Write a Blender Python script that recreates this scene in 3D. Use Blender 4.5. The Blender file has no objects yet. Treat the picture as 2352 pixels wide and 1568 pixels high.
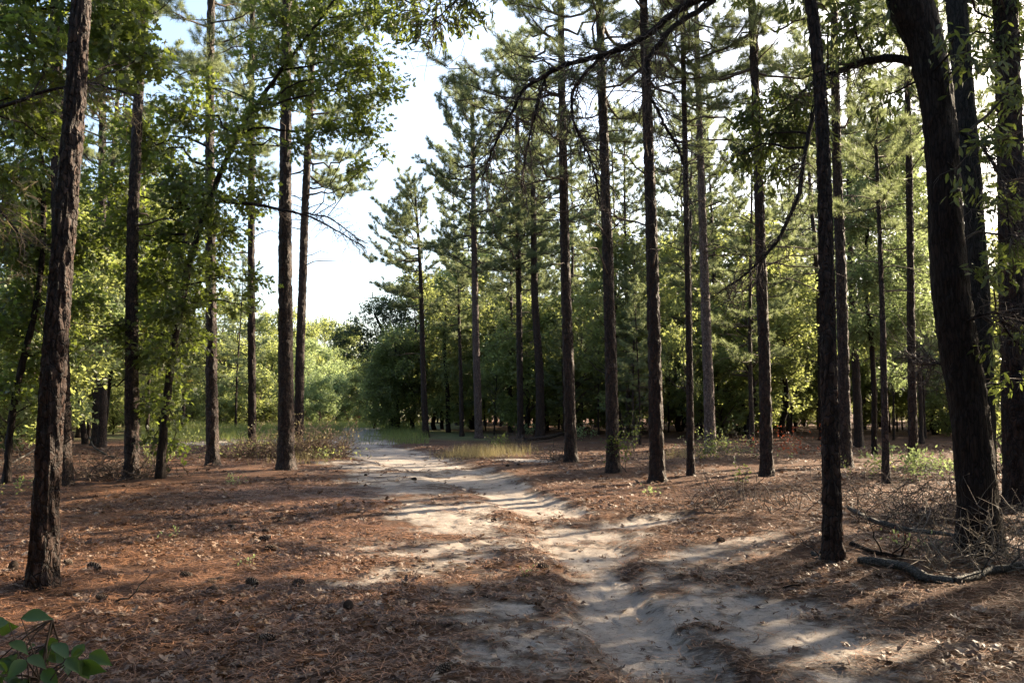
import bpy, math
import numpy as np
from mathutils import Vector

# ------------------------------------------------------------------ camera, world, sun, exposure
scene = bpy.context.scene
COL = scene.collection
F = 1898.0                       # focal length in units of a 2352-wide picture
CX, CY, HORIZON = 1176.0, 784.0, 935.0
EYE = 1.6
PITCH = math.atan((HORIZON - CY) / F)
cam_data = bpy.data.cameras.new('camera')
cam_data.sensor_width = 36.0
cam_data.lens = F / 2352.0 * 36.0
cam_data.clip_start = 0.05
cam_data.clip_end = 2000.0
cam = bpy.data.objects.new('camera', cam_data)
cam.location = (0, 0, EYE)
cam.rotation_euler = (math.radians(90) + PITCH, 0, 0)
COL.objects.link(cam)
scene.camera = cam

SUN_AZ, SUN_EL = math.radians(54.0), math.radians(26.0)     # azimuth clockwise from +Y
SUN_DIR = Vector((math.sin(SUN_AZ) * math.cos(SUN_EL), math.cos(SUN_AZ) * math.cos(SUN_EL), math.sin(SUN_EL)))
world = bpy.data.worlds.new('World')
scene.world = world
world.use_nodes = True
wn, wl = world.node_tree.nodes, world.node_tree.links
bg = wn['Background']
sky = wn.new('ShaderNodeTexSky')
sky.sky_type = 'NISHITA'
sky.sun_disc = False
sky.sun_elevation = SUN_EL
sky.sun_rotation = SUN_AZ
sky.air_density = 1.0
sky.dust_density = 3.0
wl.new(sky.outputs[0], bg.inputs[0])
bg.inputs[1].default_value = 0.11
sun_data = bpy.data.lights.new('sun', 'SUN')
sun_data.energy = 5.0
sun_data.angle = math.radians(0.5)
sun_data.color = (1.0, 0.83, 0.60)
sun = bpy.data.objects.new('sun', sun_data)
sun.rotation_euler = SUN_DIR.to_track_quat('Z', 'Y').to_euler()
sun.location = (30, 20, 40)
COL.objects.link(sun)
scene.view_settings.view_transform = 'Standard'
scene.view_settings.look = 'None'
scene.view_settings.exposure = 2.15
scene.view_settings.gamma = 1.0
try:
    scene.cycles.max_bounces = 8
    scene.cycles.diffuse_bounces = 3
    scene.cycles.transmission_bounces = 4
    scene.cycles.sample_clamp_indirect = 4.0
except Exception:
    pass

# ------------------------------------------------------------------ small maths
_T = np.random.default_rng(5).random((256, 256))


def vnoise(x, y, seed=0):
    """smooth value noise in 0..1"""
    x = np.asarray(x, float) + seed * 17.31
    y = np.asarray(y, float) + seed * 9.17
    xi, yi = np.floor(x).astype(int), np.floor(y).astype(int)
    fx, fy = x - xi, y - yi
    fx, fy = fx * fx * (3 - 2 * fx), fy * fy * (3 - 2 * fy)
    a, b = _T[xi & 255, yi & 255], _T[(xi + 1) & 255, yi & 255]
    c, d = _T[xi & 255, (yi + 1) & 255], _T[(xi + 1) & 255, (yi + 1) & 255]
    return (a * (1 - fx) + b * fx) * (1 - fy) + (c * (1 - fx) + d * fx) * fy


def fbm(x, y, octaves=3, seed=0):
    s, amp, tot = 0.0, 1.0, 0.0
    for k in range(octaves):
        s = s + amp * vnoise(np.asarray(x) * 2 ** k, np.asarray(y) * 2 ** k, seed + k * 3)
        tot += amp
        amp *= 0.5
    return s / tot


def smooth(a, b, x):
    t = np.clip((np.asarray(x, float) - a) / (b - a), 0, 1)
    return t * t * (3 - 2 * t)


cP, sP = math.cos(PITCH), math.sin(PITCH)


def at(px, py, Y):
    """world point at depth Y (metres ahead) seen at picture position px, py"""
    u, v = (px - CX) / F, (CY - py) / F
    t = Y / (cP - v * sP)
    return np.array([u * t, Y, EYE + t * (v * cP + sP)])


def flat(px, py):
    u, v = (px - CX) / F, (CY - py) / F
    t = -EYE / (v * cP + sP)
    return np.array([u * t, t * (cP - v * sP)])


# sandy wash: strokes as (picture x, y, half width in metres), laid on the ground
STROKES = [
    (1.00, [(835, 984, 1.6), (812, 1008, 1.6), (850, 1030, 1.7), (940, 1052, 1.6), (1040, 1078, 1.1), (1120, 1110, .8), (1200, 1150, .62),
            (1280, 1184, .62), (1335, 1228, .75), (1368, 1290, .42), (1400, 1370, .36), (1450, 1430, .4), (1530, 1500, .45), (1610, 1580, .5), (1700, 1700, .5)]),
    (.92, [(1335, 1215, .6), (1450, 1195, .55), (1570, 1185, .35)]),
    (.80, [(1420, 1300, .5), (1600, 1290, .65), (1730, 1245, .5)]),
    (.80, [(1500, 1400, .5), (1680, 1380, .6), (1820, 1480, .5), (1900, 1560, .4)]),
    (.80, [(910, 1310, .5), (1000, 1335, .45), (1090, 1385, .35), (1190, 1400, .25)]),
    (.78, [(960, 1262, .45), (1080, 1252, .5), (1180, 1240, .6), (1290, 1235, .5)]),
    (.76, [(1110, 1500, .28), (1200, 1525, .26), (1300, 1545, .24), (1420, 1520, .22)]),
    (.72, [(810, 1060, 1.5), (960, 1105, 1.5), (1040, 1165, 1.2), (1080, 1215, 1.0)]),
    (.80, [(1180, 1055, .6), (1260, 1062, .5)]),
    (.56, [(1000, 1240, 1.3), (1090, 1330, 1.4), (1240, 1450, 1.0), (1350, 1570, .8)]),
    (.5, [(1560, 1330, 1.2), (1700, 1430, 1.0), (1850, 1540, .7)]),
    (.7, [(470, 1020, 2.0), (600, 1014, 2.2), (720, 1010, 2.0)]),
]


def stroke_mask(x, y, strokes):
    best = np.zeros(np.shape(x))
    for inten, pts in strokes:
        P = [(*flat(a, b), w) for a, b, w in pts]
        for (x0, y0, w0), (x1, y1, w1) in zip(P[:-1], P[1:]):
            dx, dy = x1 - x0, y1 - y0
            t = np.clip(((x - x0) * dx + (y - y0) * dy) / (dx * dx + dy * dy), 0, 1)
            d = np.hypot(x - x0 - t * dx, y - y0 - t * dy) / (w0 + t * (w1 - w0))
            best = np.maximum(best, inten * smooth(1.6, 0.3, d))
    return best


def sand_at(x, y):
    x, y = np.asarray(x, float), np.asarray(y, float)
    m = stroke_mask(x, y, STROKES)
    n = fbm(x * 1.1, y * 1.1, 4, 3) - .5
    n2 = fbm(x * 5, y * 5, 3, 8) - .5
    return smooth(.12, 1.02, m * (1 + .5 * n) + 1.0 * n + .8 * n2)


MOUNDS = [flat(a, b) for a, b in ((98, 1338), (146, 1106), (302, 1094), (226, 1022), (488, 1062), (579, 1038), (657, 1072), (1312, 1061), (1409, 1082), (1510, 1101), (1587, 1091), (1632, 1042),
                                  (1761, 1093), (1915, 1272), (1943, 1072), (2036, 1110), (2097, 1056), (2342, 1172), (2248, 1275), (366, 1103), (12, 1102))]


def height(x, y):
    x, y = np.asarray(x, float), np.asarray(y, float)
    near = smooth(60, 25, np.hypot(x, y))
    h = .16 * (fbm(x * .11, y * .11, 2, 21) - .5) * smooth(2, 10, np.hypot(x, y))
    m = stroke_mask(x, y, STROKES[:2])
    h = h - .085 * near * smooth(.2, .95, m + .5 * (fbm(x * 1.6, y * 1.6, 3, 12) - .5))
    for a, b in MOUNDS:
        h = h + .075 * np.exp(-((x - a) ** 2 + (y - b) ** 2) / .20)
    h = h + .10 * near * smooth(.6, 3.0, x - (.9 + .05 * y)) * smooth(4, 9, y)
    return h


def micro(x, y, sand):
    r = np.hypot(x, y)
    fade = smooth(40, 12, r)
    a = (fbm(x * 3.3, y * 3.3, 2, 31) - .5) * .05 + (fbm(x * 11, y * 11, 2, 33) - .5) * .032
    b = (fbm(x * 6, y * 6, 3, 35) - .5) * .026 - .014 * smooth(.62, .74, vnoise(x * 7.5, y * 5.5, 36))
    return fade * ((1 - sand) * (a + .012) + sand * b)


def ground_z(x, y):
    return float(height(x, y)) + float(micro(np.array(x), np.array(y), sand_at(x, y)))


def on_ground(px, py):
    u, v = (px - CX) / F, (CY - py) / F
    z = 0.0
    for _ in range(6):
        t = (z - EYE) / (v * cP + sP)
        x, y = u * t, t * (cP - v * sP)
        z = ground_z(x, y)
    return np.array([x, y, z])


# ------------------------------------------------------------------ mesh building
class MB:
    def __init__(self):
        self.v, self.f, self.m, self.s, self.t, self.n = [], [], [], [], [], 0

    def add(self, verts, faces, mat=0, smooth_=False, tint=None):
        """verts (n,3), faces (k,c) int array"""
        verts = np.asarray(verts, float).reshape(-1, 3)
        faces = np.asarray(faces, int)
        self.v.append(verts)
        self.f.append(faces + self.n)
        self.m.append(np.full(len(faces), mat))
        self.s.append(np.full(len(faces), smooth_))
        self.t.append(np.full(len(verts), .5) if tint is None else np.asarray(tint, float))
        self.n += len(verts)

    def tube(self, pts, rad, sides=8, mat=0, rough=0.0, seed=0, cap=True, tint=None):
        pts, rad = np.asarray(pts, float), np.asarray(rad, float)
        n = len(pts)
        tan = np.gradient(pts, axis=0)
        tan /= np.linalg.norm(tan, axis=1, keepdims=True) + 1e-9
        ref = np.array([1.0, 0, 0]) if abs(tan[0][0]) < .8 else np.array([0, 1.0, 0])
        e1 = np.cross(tan, ref)
        e1 /= np.linalg.norm(e1, axis=1, keepdims=True) + 1e-9
        e2 = np.cross(tan, e1)
        a = np.arange(sides) / sides * 2 * math.pi
        R = np.repeat(rad[:, None], sides, 1)
        if rough:
            L = np.concatenate([[0], np.cumsum(np.linalg.norm(np.diff(pts, axis=0), axis=1))])
            A = np.arange(sides)[None, :] / sides
            per = max(4, int(round(2 * math.pi * rad.max() / .065)))
            k1 = vnoise(np.broadcast_to(A * per, R.shape) % per, np.broadcast_to(L[:, None] / .13, R.shape) + 40 * vnoise(A * per, 0 * A, seed + 2), seed)
            k2 = vnoise(np.broadcast_to(A * per * 2, R.shape) % (per * 2), np.broadcast_to(L[:, None] / .04, R.shape), seed + 5)
            R = R + rough * (smooth(.25, .75, k1) - .5) + rough * .5 * (k2 - .5)
        V = pts[:, None, :] + R[..., None] * (np.cos(a)[None, :, None] * e1[:, None, :] + np.sin(a)[None, :, None] * e2[:, None, :])
        V = V.reshape(-1, 3)
        i, j = np.meshgrid(np.arange(n - 1), np.arange(sides), indexing='ij')
        j2 = (j + 1) % sides
        Fq = np.stack([i * sides + j, i * sides + j2, (i + 1) * sides + j2, (i + 1) * sides + j], -1).reshape(-1, 4)
        self.add(V, Fq, mat, True, None if tint is None else np.full(len(V), tint))
        if cap:                                    # tip: share the last ring through a fan vertex
            self.v.append(pts[-1:] + tan[-1:] * rad[-1])
            self.t.append(np.array([.5]))
            base = self.n - sides
            jj = np.arange(sides)
            self.f.append(np.stack([base + jj, base + (jj + 1) % sides, np.full(sides, self.n)], -1))
            self.m.append(np.full(sides, mat))
            self.s.append(np.full(sides, True))
            self.n += 1

    def leaves(self, pos, axis, size, template, faces, rng, mat=0, up=.5, tint=None, width=None, nrm=None):
        """one template copy per row of pos: y along axis, x across"""
        n = len(pos)
        if n == 0:
            return
        pos, axis = np.asarray(pos, float), np.asarray(axis, float)
        axis = axis / (np.linalg.norm(axis, axis=1, keepdims=True) + 1e-9)
        nr = rng.normal(size=(n, 3)) * (1 - up) + np.array([0, 0, up * 1.6])
        if nrm is not None:
            nr = np.asarray(nrm, float) + rng.normal(size=(n, 3)) * .45
        side = np.cross(axis, nr)
        side /= np.linalg.norm(side, axis=1, keepdims=True) + 1e-9
        nrm = np.cross(side, axis)
        T = np.asarray(template, float)
        S = np.asarray(size, float).reshape(-1, 1, 1)
        W = S if width is None else np.asarray(width, float).reshape(-1, 1, 1)
        V = pos[:, None, :] + W * T[None, :, 0:1] * side[:, None, :] + S * T[None, :, 1:2] * axis[:, None, :] + S * T[None, :, 2:3] * nrm[:, None, :]
        k = len(T)
        t = rng.random(n) if tint is None else np.clip(tint, 0, 1)
        off = np.arange(n)[:, None] * k
        V = V.reshape(-1, 3)
        first = True
        for fc in faces:
            fa = (off + np.asarray(fc)[None, :]) if isinstance(fc[0], (int, np.integer)) else None
            if first:
                self.add(V, fa, mat, False, np.repeat(t, k))
                base = self.n - len(V)
                first = False
            else:
                self.f.append(fa + base)
                self.m.append(np.full(n, mat))
                self.s.append(np.full(n, False))

    def mesh(self, name, mats):
        me = bpy.data.meshes.new(name)
        V = np.concatenate(self.v)
        me.vertices.add(len(V))
        me.vertices.foreach_set('co', V.astype(np.float32).ravel())
        loops = np.concatenate([f.ravel() for f in self.f])
        tot = np.concatenate([np.full(len(f), f.shape[1]) for f in self.f])
        start = np.concatenate([[0], np.cumsum(tot)[:-1]])
        me.loops.add(len(loops))
        me.loops.foreach_set('vertex_index', loops.astype(np.int32))
        me.polygons.add(len(tot))
        me.polygons.foreach_set('loop_start', start.astype(np.int32))
        me.polygons.foreach_set('loop_total', tot.astype(np.int32))
        me.polygons.foreach_set('material_index', np.concatenate(self.m).astype(np.int32))
        me.polygons.foreach_set('use_smooth', np.concatenate(self.s))
        at_ = me.attributes.new('tint', 'FLOAT', 'POINT')
        at_.data.foreach_set('value', np.concatenate(self.t).astype(np.float32))
        for m in mats:
            me.materials.append(m)
        me.update(calc_edges=True)
        return me

    def build(self, name, mats, parent=None, loc=None):
        o = bpy.data.objects.new(name, self.mesh(name, mats if isinstance(mats, (list, tuple)) else [mats]))
        COL.objects.link(o)
        if parent is not None:
            o.parent = parent
        if loc is not None:
            o.location = loc
        return o


def tag(o, label=None, cat=None, group=None, kind=None):
    for k, v in (('label', label), ('category', cat), ('group', group), ('kind', kind)):
        if v:
            o[k] = v
    return o


def thing(name, loc, label, cat, group=None, rz=0.0):
    o = bpy.data.objects.new(name, None)
    o.empty_display_size = .3
    o.location = [float(c) for c in loc]
    o.rotation_euler = (0, 0, rz)
    COL.objects.link(o)
    return tag(o, label, cat, group)


def copy_tree(o, loc, rz, s=1.0, label=None, group=None, sz=None):
    c = o.copy()
    COL.objects.link(c)
    c.location = [float(k) for k in loc]
    c.rotation_euler = (0, 0, rz)
    c.scale = (s, s, sz or s)
    if label:
        c['label'] = label
    if group:
        c['group'] = group
    for ch in list(o.children):
        d = ch.copy()
        COL.objects.link(d)
        d.parent = c
        for g in list(ch.children):
            e = g.copy()
            COL.objects.link(e)
            e.parent = d
    return c


# ------------------------------------------------------------------ materials
class NT:
    def __init__(self, name):
        self.mat = bpy.data.materials.new(name)
        self.mat.use_nodes = True
        self.n, self.l = self.mat.node_tree.nodes, self.mat.node_tree.links
        self.n.clear()
        self.out = self.n.new('ShaderNodeOutputMaterial')

    def node(self, kind, **kw):
        nd = self.n.new(kind)
        for k, v in kw.items():
            if k.startswith('_'):
                setattr(nd, k[1:], v)
            else:
                key = k.replace('__', ' ')
                s = nd.inputs[int(key[1:])] if key[0] == 'i' and key[1:].isdigit() else nd.inputs[key]
                if hasattr(v, 'is_output'):
                    self.l.new(v, s)
                else:
                    s.default_value = v
        return nd

    def noise(self, vec, scale, detail=3.0, rough=.55):
        return self.node('ShaderNodeTexNoise', Vector=vec, Scale=scale, Detail=detail, Roughness=rough).outputs[0]

    def mix(self, f, a, b):
        nd = self.node('ShaderNodeMix', _data_type='RGBA')
        for s, v in ((nd.inputs[0], f), (nd.inputs[6], a), (nd.inputs[7], b)):
            if hasattr(v, 'is_output'):
                self.l.new(v, s)
            else:
                s.default_value = (*v, 1) if isinstance(v, tuple) and len(v) == 3 else v
        return nd.outputs[2]

    def ramp(self, f, a, b):
        return self.node('ShaderNodeMapRange', Value=f, From__Min=a, From__Max=b).outputs[0]

    def math(self, op, a, b=0.0):
        return self.node('ShaderNodeMath', _operation=op, i0=a, i1=b).outputs[0]

    def obj(self, scale=(1, 1, 1)):
        tc = self.node('ShaderNodeTexCoord')
        return self.node('ShaderNodeMapping', Vector=tc.outputs['Object'], Scale=scale).outputs[0]

    def attr(self, name):
        return self.node('ShaderNodeAttribute', _attribute_name=name).outputs['Fac']

    def finish(self, shader):
        self.l.new(shader, self.out.inputs[0])
        return self.mat


def bark_material(name, deep, plate_a, plate_b, sx, sz, lichen=None, bump=1.0, spec=.15):
    t = NT(name)
    co = t.obj((sx, sx, sz))
    warp = t.node('ShaderNodeTexNoise', Vector=co, Scale=1.1, Detail=3.0)
    co2 = t.node('ShaderNodeVectorMath', _operation='ADD', i0=co, i1=t.node('ShaderNodeVectorMath', _operation='SCALE', i0=warp.outputs[1], Scale=1.6).outputs[0]).outputs[0]
    vor = t.node('ShaderNodeTexVoronoi', _feature='F1', Vector=co2, Scale=1.0)
    cell = t.node('ShaderNodeTexVoronoi', _feature='DISTANCE_TO_EDGE', Vector=co2, Scale=1.0).outputs[0]
    ridge = t.noise(t.obj((sx * 1.6, sx * 1.6, sz * .45)), 1.0, 4.0, .6)
    crack = t.math('MULTIPLY', t.ramp(cell, .0, .16), t.ramp(ridge, .30, .58))
    big = t.noise(t.obj((1.5, 1.5, .6)), 2.0, 3.0)
    fine = t.noise(t.obj((1, 1, .5)), 55.0, 4.0, .65)
    per = t.node('ShaderNodeSeparateColor', Color=vor.outputs['Color']).outputs[0]
    plate = t.mix(per, plate_a, plate_b)
    plate = t.mix(t.math('MULTIPLY', t.ramp(fine, .3, .75), .6), plate, tuple(c * 1.5 for c in plate_b))
    if lichen:
        plate = t.mix(t.math('MULTIPLY', t.ramp(big, .52, .7), .6), plate, lichen)
    colr = t.mix(crack, deep, plate)
    orn = t.node('ShaderNodeObjectInfo').outputs['Random']
    colr = t.node('ShaderNodeHueSaturation', Color=colr, Value=t.node('ShaderNodeMapRange', Value=orn, To__Min=.75, To__Max=1.3).outputs[0], Saturation=t.node('ShaderNodeMapRange', Value=orn, To__Min=1.2, To__Max=.8).outputs[0]).outputs[0]
    hgt = t.math('ADD', t.math('MULTIPLY', crack, .7), t.math('MULTIPLY', fine, .3))
    bmp = t.node('ShaderNodeBump', Strength=1.0, Distance=.02 * bump, Height=hgt).outputs[0]
    b = t.node('ShaderNodeBsdfPrincipled', Base__Color=colr, Roughness=.7, Normal=bmp)
    b.inputs['Specular IOR Level'].default_value = spec
    return t.finish(b.outputs[0])


def leaf_material(name, dark, light, glow, trans=.45, gloss=.35, accent=None):
    t = NT(name)
    tn = t.attr('tint')
    rnd = t.node('ShaderNodeObjectInfo').outputs['Random']
    colr = t.mix(tn, dark, light)
    if accent:
        colr = t.mix(t.ramp(tn, .93, .99), colr, accent)
    hsv = t.node('ShaderNodeHueSaturation', Color=colr, Value=t.node('ShaderNodeMapRange', Value=rnd, To__Min=.85, To__Max=1.18).outputs[0],
                 Hue=t.node('ShaderNodeMapRange', Value=rnd, To__Min=.488, To__Max=.512).outputs[0]).outputs[0]
    b = t.node('ShaderNodeBsdfPrincipled', Base__Color=hsv, Roughness=.5)
    b.inputs['Specular IOR Level'].default_value = gloss
    g = t.mix(tn, tuple(c * .7 for c in glow), glow)
    tr = t.node('ShaderNodeBsdfTranslucent', Color=g)
    mx = t.node('ShaderNodeMixShader', i0=trans, i1=b.outputs[0], i2=tr.outputs[0])
    return t.finish(mx.outputs[0])


def plain_material(name, a, b_, scale=20.0, rough=.85, trans=0.0):
    t = NT(name)
    f = t.noise(t.obj(), scale, 4.0)
    colr = t.mix(t.ramp(f, .3, .7), a, b_)
    colr = t.mix(t.math('MULTIPLY', t.attr('tint'), .5), colr, tuple(c * 1.6 for c in b_))
    b = t.node('ShaderNodeBsdfPrincipled', Base__Color=colr, Roughness=rough)
    b.inputs['Specular IOR Level'].default_value = .25
    if trans:
        tr = t.node('ShaderNodeBsdfTranslucent', Color=colr)
        return t.finish(t.node('ShaderNodeMixShader', i0=trans, i1=b.outputs[0], i2=tr.outputs[0]).outputs[0])
    return t.finish(b.outputs[0])


M = {}
M['pine_bark'] = bark_material('pine_bark', (.010, .006, .0045), (.080, .041, .028), (.045, .028, .022), 15, 8.5, None, 1.4, .3)
M['pale_bark'] = bark_material('pale_bark', (.035, .024, .021), (.19, .125, .105), (.14, .10, .09), 17, 9, None, .9, .3)
M['oak_bark'] = bark_material('oak_bark', (.008, .005, .004), (.038, .022, .016), (.028, .018, .014), 24, 4.5, (.034, .031, .026), 1.0)
M['log_bark'] = bark_material('log_bark', (.03, .027, .024), (.13, .115, .10), (.09, .08, .07), 30, 30, (.15, .145, .125), .4)
M['grey_bark'] = bark_material('grey_bark', (.009, .008, .007), (.04, .034, .029), (.03, .026, .023), 22, 6, (.048, .045, .04), .8)
M['twig'] = plain_material('twig', (.04, .028, .022), (.09, .068, .055), 9)
M['dead_twig'] = plain_material('dead_twig', (.07, .056, .044), (.16, .13, .10), 9)
M['brown_twig'] = plain_material('brown_twig', (.06, .042, .03), (.15, .105, .075), 9)
M['tan_twig'] = plain_material('tan_twig', (.14, .10, .06), (.26, .20, .12), 9)
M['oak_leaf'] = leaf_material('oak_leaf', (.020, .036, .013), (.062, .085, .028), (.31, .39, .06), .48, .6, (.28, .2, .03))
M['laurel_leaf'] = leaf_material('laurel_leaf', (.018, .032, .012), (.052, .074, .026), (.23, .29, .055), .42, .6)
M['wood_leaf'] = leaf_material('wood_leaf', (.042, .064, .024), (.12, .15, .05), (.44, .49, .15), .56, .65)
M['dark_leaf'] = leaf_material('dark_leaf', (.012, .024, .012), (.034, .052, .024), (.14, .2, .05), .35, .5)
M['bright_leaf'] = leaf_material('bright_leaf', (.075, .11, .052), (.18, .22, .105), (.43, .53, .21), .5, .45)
M['needle'] = leaf_material('needle', (.056, .084, .048), (.14, .168, .092), (.36, .42, .18), .47, .55, (.26, .12, .04))
M['grass'] = leaf_material('grass', (.07, .11, .03), (.2, .22, .075), (.3, .34, .09), .4, .3)
M['dry_grass'] = leaf_material('dry_grass', (.16, .13, .06), (.34, .28, .15), (.4, .34, .16), .35, .2)
M['cone'] = plain_material('cone', (.02, .013, .010), (.05, .033, .024), 30)
M['cone_tip'] = plain_material('cone_tip', (.10, .074, .055), (.17, .13, .10), 40)
M['red_leaf'] = leaf_material('red_leaf', (.13, .03, .014), (.26, .075, .03), (.34, .08, .03), .35, .3)


def litter_leaf_material():
    t = NT('litter_leaf')
    tn = t.attr('tint')
    r = t.node('ShaderNodeValToRGB', Fac=tn)
    e = r.color_ramp.elements
    e[0].position, e[0].color = 0.0, (.055, .026, .015, 1)
    e[1].position, e[1].color = 1.0, (.40, .31, .235, 1)
    for p, c in ((.35, (.13, .060, .030, 1)), (.7, (.22, .125, .07, 1)), (.9, (.29, .20, .135, 1))):
        el = e.new(p)
        el.color = c
    f = t.noise(t.obj(), 60, 3)
    colr = t.mix(t.math('MULTIPLY', f, .5), r.outputs[0], (.09, .05, .03))
    b = t.node('ShaderNodeBsdfPrincipled', Base__Color=colr, Roughness=.6)
    tr = t.node('ShaderNodeBsdfTranslucent', Color=colr)
    return t.finish(t.node('ShaderNodeMixShader', i0=.15, i1=b.outputs[0], i2=tr.outputs[0]).outputs[0])


M['litter_leaf'] = litter_leaf_material()


def straw_material():
    t = NT('straw')
    tn = t.attr('tint')
    colr = t.mix(tn, (.042, .017, .008), (.32, .145, .064))
    b = t.node('ShaderNodeBsdfPrincipled', Base__Color=colr, Roughness=.6)
    return t.finish(b.outputs[0])


M['straw'] = straw_material()


def ground_material():
    t = NT('ground')
    tc = t.node('ShaderNodeTexCoord').outputs['Object']
    warp = t.node('ShaderNodeTexNoise', Vector=tc, Scale=4.0, Detail=3.0).outputs[1]
    wv = t.node('ShaderNodeVectorMath', _operation='ADD', i0=tc, i1=t.node('ShaderNodeVectorMath', _operation='SCALE', i0=warp, Scale=.3).outputs[0]).outputs[0]

    def fibre(ang, sc):
        mp = t.node('ShaderNodeMapping', Vector=wv, Rotation=(0, 0, ang), Scale=(sc, sc * 9, sc))
        return t.noise(mp.outputs[0], 1.0, 3.0, .6)
    f = t.math('MAXIMUM', t.math('MAXIMUM', fibre(.3, 9), fibre(1.5, 10)), t.math('MAXIMUM', fibre(2.3, 8), fibre(2.9, 11)))
    patch = t.noise(tc, .9, 4.0)
    patch2 = t.noise(tc, 6.0, 5.0, .7)
    lit = t.mix(t.ramp(f, .52, .78), (.036, .016, .009), (.235, .102, .044))
    lit = t.mix(t.math('MULTIPLY', t.ramp(patch2, .4, .72), .6), lit, (.075, .042, .028))
    lit = t.mix(t.math('MULTIPLY', t.ramp(patch, .42, .66), .6), lit, (.19, .092, .048))
    lit = t.mix(t.math('MULTIPLY', t.ramp(t.noise(tc, .55, 5.0, .6), .5, .68), .6), lit, (.045, .024, .017))
    gn = t.noise(tc, 120, 3.0, .7)
    sd = t.mix(t.ramp(t.noise(tc, 2.5, 5.0, .6), .3, .72), (.27, .228, .195), (.42, .37, .32))
    sd = t.mix(t.math('MULTIPLY', t.ramp(gn, .45, .75), .5), sd, (.24, .18, .14))
    crumbs = t.ramp(t.noise(wv, 26, 4.0, .7), .56, .66)
    sd = t.mix(t.math('MULTIPLY', crumbs, .7), sd, (.10, .058, .036))
    sand = t.attr('sand')
    spk = t.math('SUBTRACT', t.math('MAXIMUM', fibre(.9, 14), fibre(2.0, 13)), .60)
    edge = t.math('ADD', sand, t.math('MULTIPLY', t.math('SUBTRACT', t.noise(wv, 11, 6.0, .75), .5), 1.3))
    edge = t.math('SUBTRACT', edge, t.math('MULTIPLY', spk, 1.6))
    k = t.ramp(edge, .12, .92)
    dusty = t.mix(t.ramp(f, .52, .78), (.085, .058, .044), (.20, .15, .12))
    colr = t.mix(t.ramp(k, .0, .5), lit, t.mix(t.ramp(k, .4, 1.0), dusty, sd))
    colr = t.mix(t.attr('tint'), colr, t.mix(t.noise(tc, 1.2, 4.0), (.06, .075, .025), (.15, .15, .06)))
    hgt = t.math('ADD', t.math('MULTIPLY', f, t.math('SUBTRACT', 1.0, t.math('MULTIPLY', k, .85))), t.math('MULTIPLY', gn, .25))
    bmp = t.node('ShaderNodeBump', Strength=1.0, Distance=.05, Height=hgt).outputs[0]
    b = t.node('ShaderNodeBsdfPrincipled', Base__Color=colr, Roughness=.9, Normal=bmp)
    b.inputs['Specular IOR Level'].default_value = .2
    return t.finish(b.outputs[0])


M['ground'] = ground_material()

# ------------------------------------------------------------------ ground: one sheet, finer towards where the photo looks
def build_ground():
    th = np.concatenate([np.linspace(-37, 37, 620), np.linspace(40, 320, 57)])
    th = np.radians(th)
    d = np.concatenate([[.6, 1.5, 2.6, 3.4], EYE * F / np.linspace(1600 - HORIZON + 20, 14, 420), np.array([230, 270, 330, 420, 600])])
    D, A = np.meshgrid(d, th, indexing='ij')
    X, Yy = D * np.sin(A), D * np.cos(A)
    sand = sand_at(X, Yy)
    Z = height(X, Yy) + micro(X, Yy, sand)
    n, m = X.shape
    V = np.stack([X, Yy, Z], -1).reshape(-1, 3)
    i, j = np.meshgrid(np.arange(n - 1), np.arange(m), indexing='ij')
    j2 = (j + 1) % m
    fq = np.stack([i * m + j, i * m + j2, (i + 1) * m + j2, (i + 1) * m + j], -1).reshape(-1, 4)[:, ::-1]
    mb = MB()
    # greenish cover in the clearing and far away
    clearing = smooth(36, 46, Yy + 3 * (fbm(X * .3, Yy * .3, 3, 4) - .5)) * smooth(2.0, -3.0, X + (Yy - 45) * .10)
    grassy = clearing * (1 - .8 * sand) * smooth(.25, .5, fbm(X * .35, Yy * .35, 3, 41))
    mb.add(V, fq, 0, True, grassy.ravel())
    c = len(V)
    mb.v.append(np.array([[0, 0, float(height(0, 0))]]))
    mb.t.append(np.array([0.]))
    jj = np.arange(m)
    mb.f.append(np.stack([np.full(m, c), (jj + 1) % m, jj], -1))
    mb.m.append(np.zeros(m, int))
    mb.s.append(np.full(m, True))
    mb.n += 1
    o = mb.build('ground', M['ground'])
    a = o.data.attributes.new('sand', 'FLOAT', 'POINT')
    a.data.foreach_set('value', np.concatenate([sand.ravel(), [0.]]).astype(np.float32))
    tag(o, kind='structure')


build_ground()

# ------------------------------------------------------------------ leaf shapes: x across, y along, z out of plane
OAK = [(0, 0, 0), (.05, .16, .01), (.30, .26, .05), (.10, .38, .02), (.40, .60, .06), (.12, .66, .03), (.17, .86, .02), (0, 1.0, -.03),
       (-.17, .86, .02), (-.12, .66, .03), (-.40, .60, .06), (-.10, .38, .02), (-.30, .26, .05), (-.05, .16, .01)]
OAK_F = [[0, 1, 2, 3, 11, 12, 13], [3, 4, 5, 9, 10, 11], [5, 6, 7, 8, 9]]
LONG = [(0, 0, 0), (.14, .3, .03), (.15, .62, .03), (0, 1, -.06), (-.15, .62, .03), (-.14, .3, .03), (0, .46, -.02)]
LONG_F = [[0, 1, 2, 3, 6], [0, 6, 3, 4, 5]]
LEAF = [(0, 0, 0), (.27, .32, .05), (.22, .7, .04), (0, 1, -.05), (-.22, .7, .04), (-.27, .32, .05)]
LEAF_F = [[0, 1, 2, 3], [0, 3, 4, 5]]
DIAMOND = [(0, 0, 0), (.28, .45, .04), (0, 1, 0), (-.28, .45, .04)]
DIAMOND_F = [[0, 1, 2, 3]]
NEEDLE = [(-.5, 0, 0), (.5, 0, 0), (0, 1, 0)]
NEEDLE_F = [[0, 1, 2]]


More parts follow.
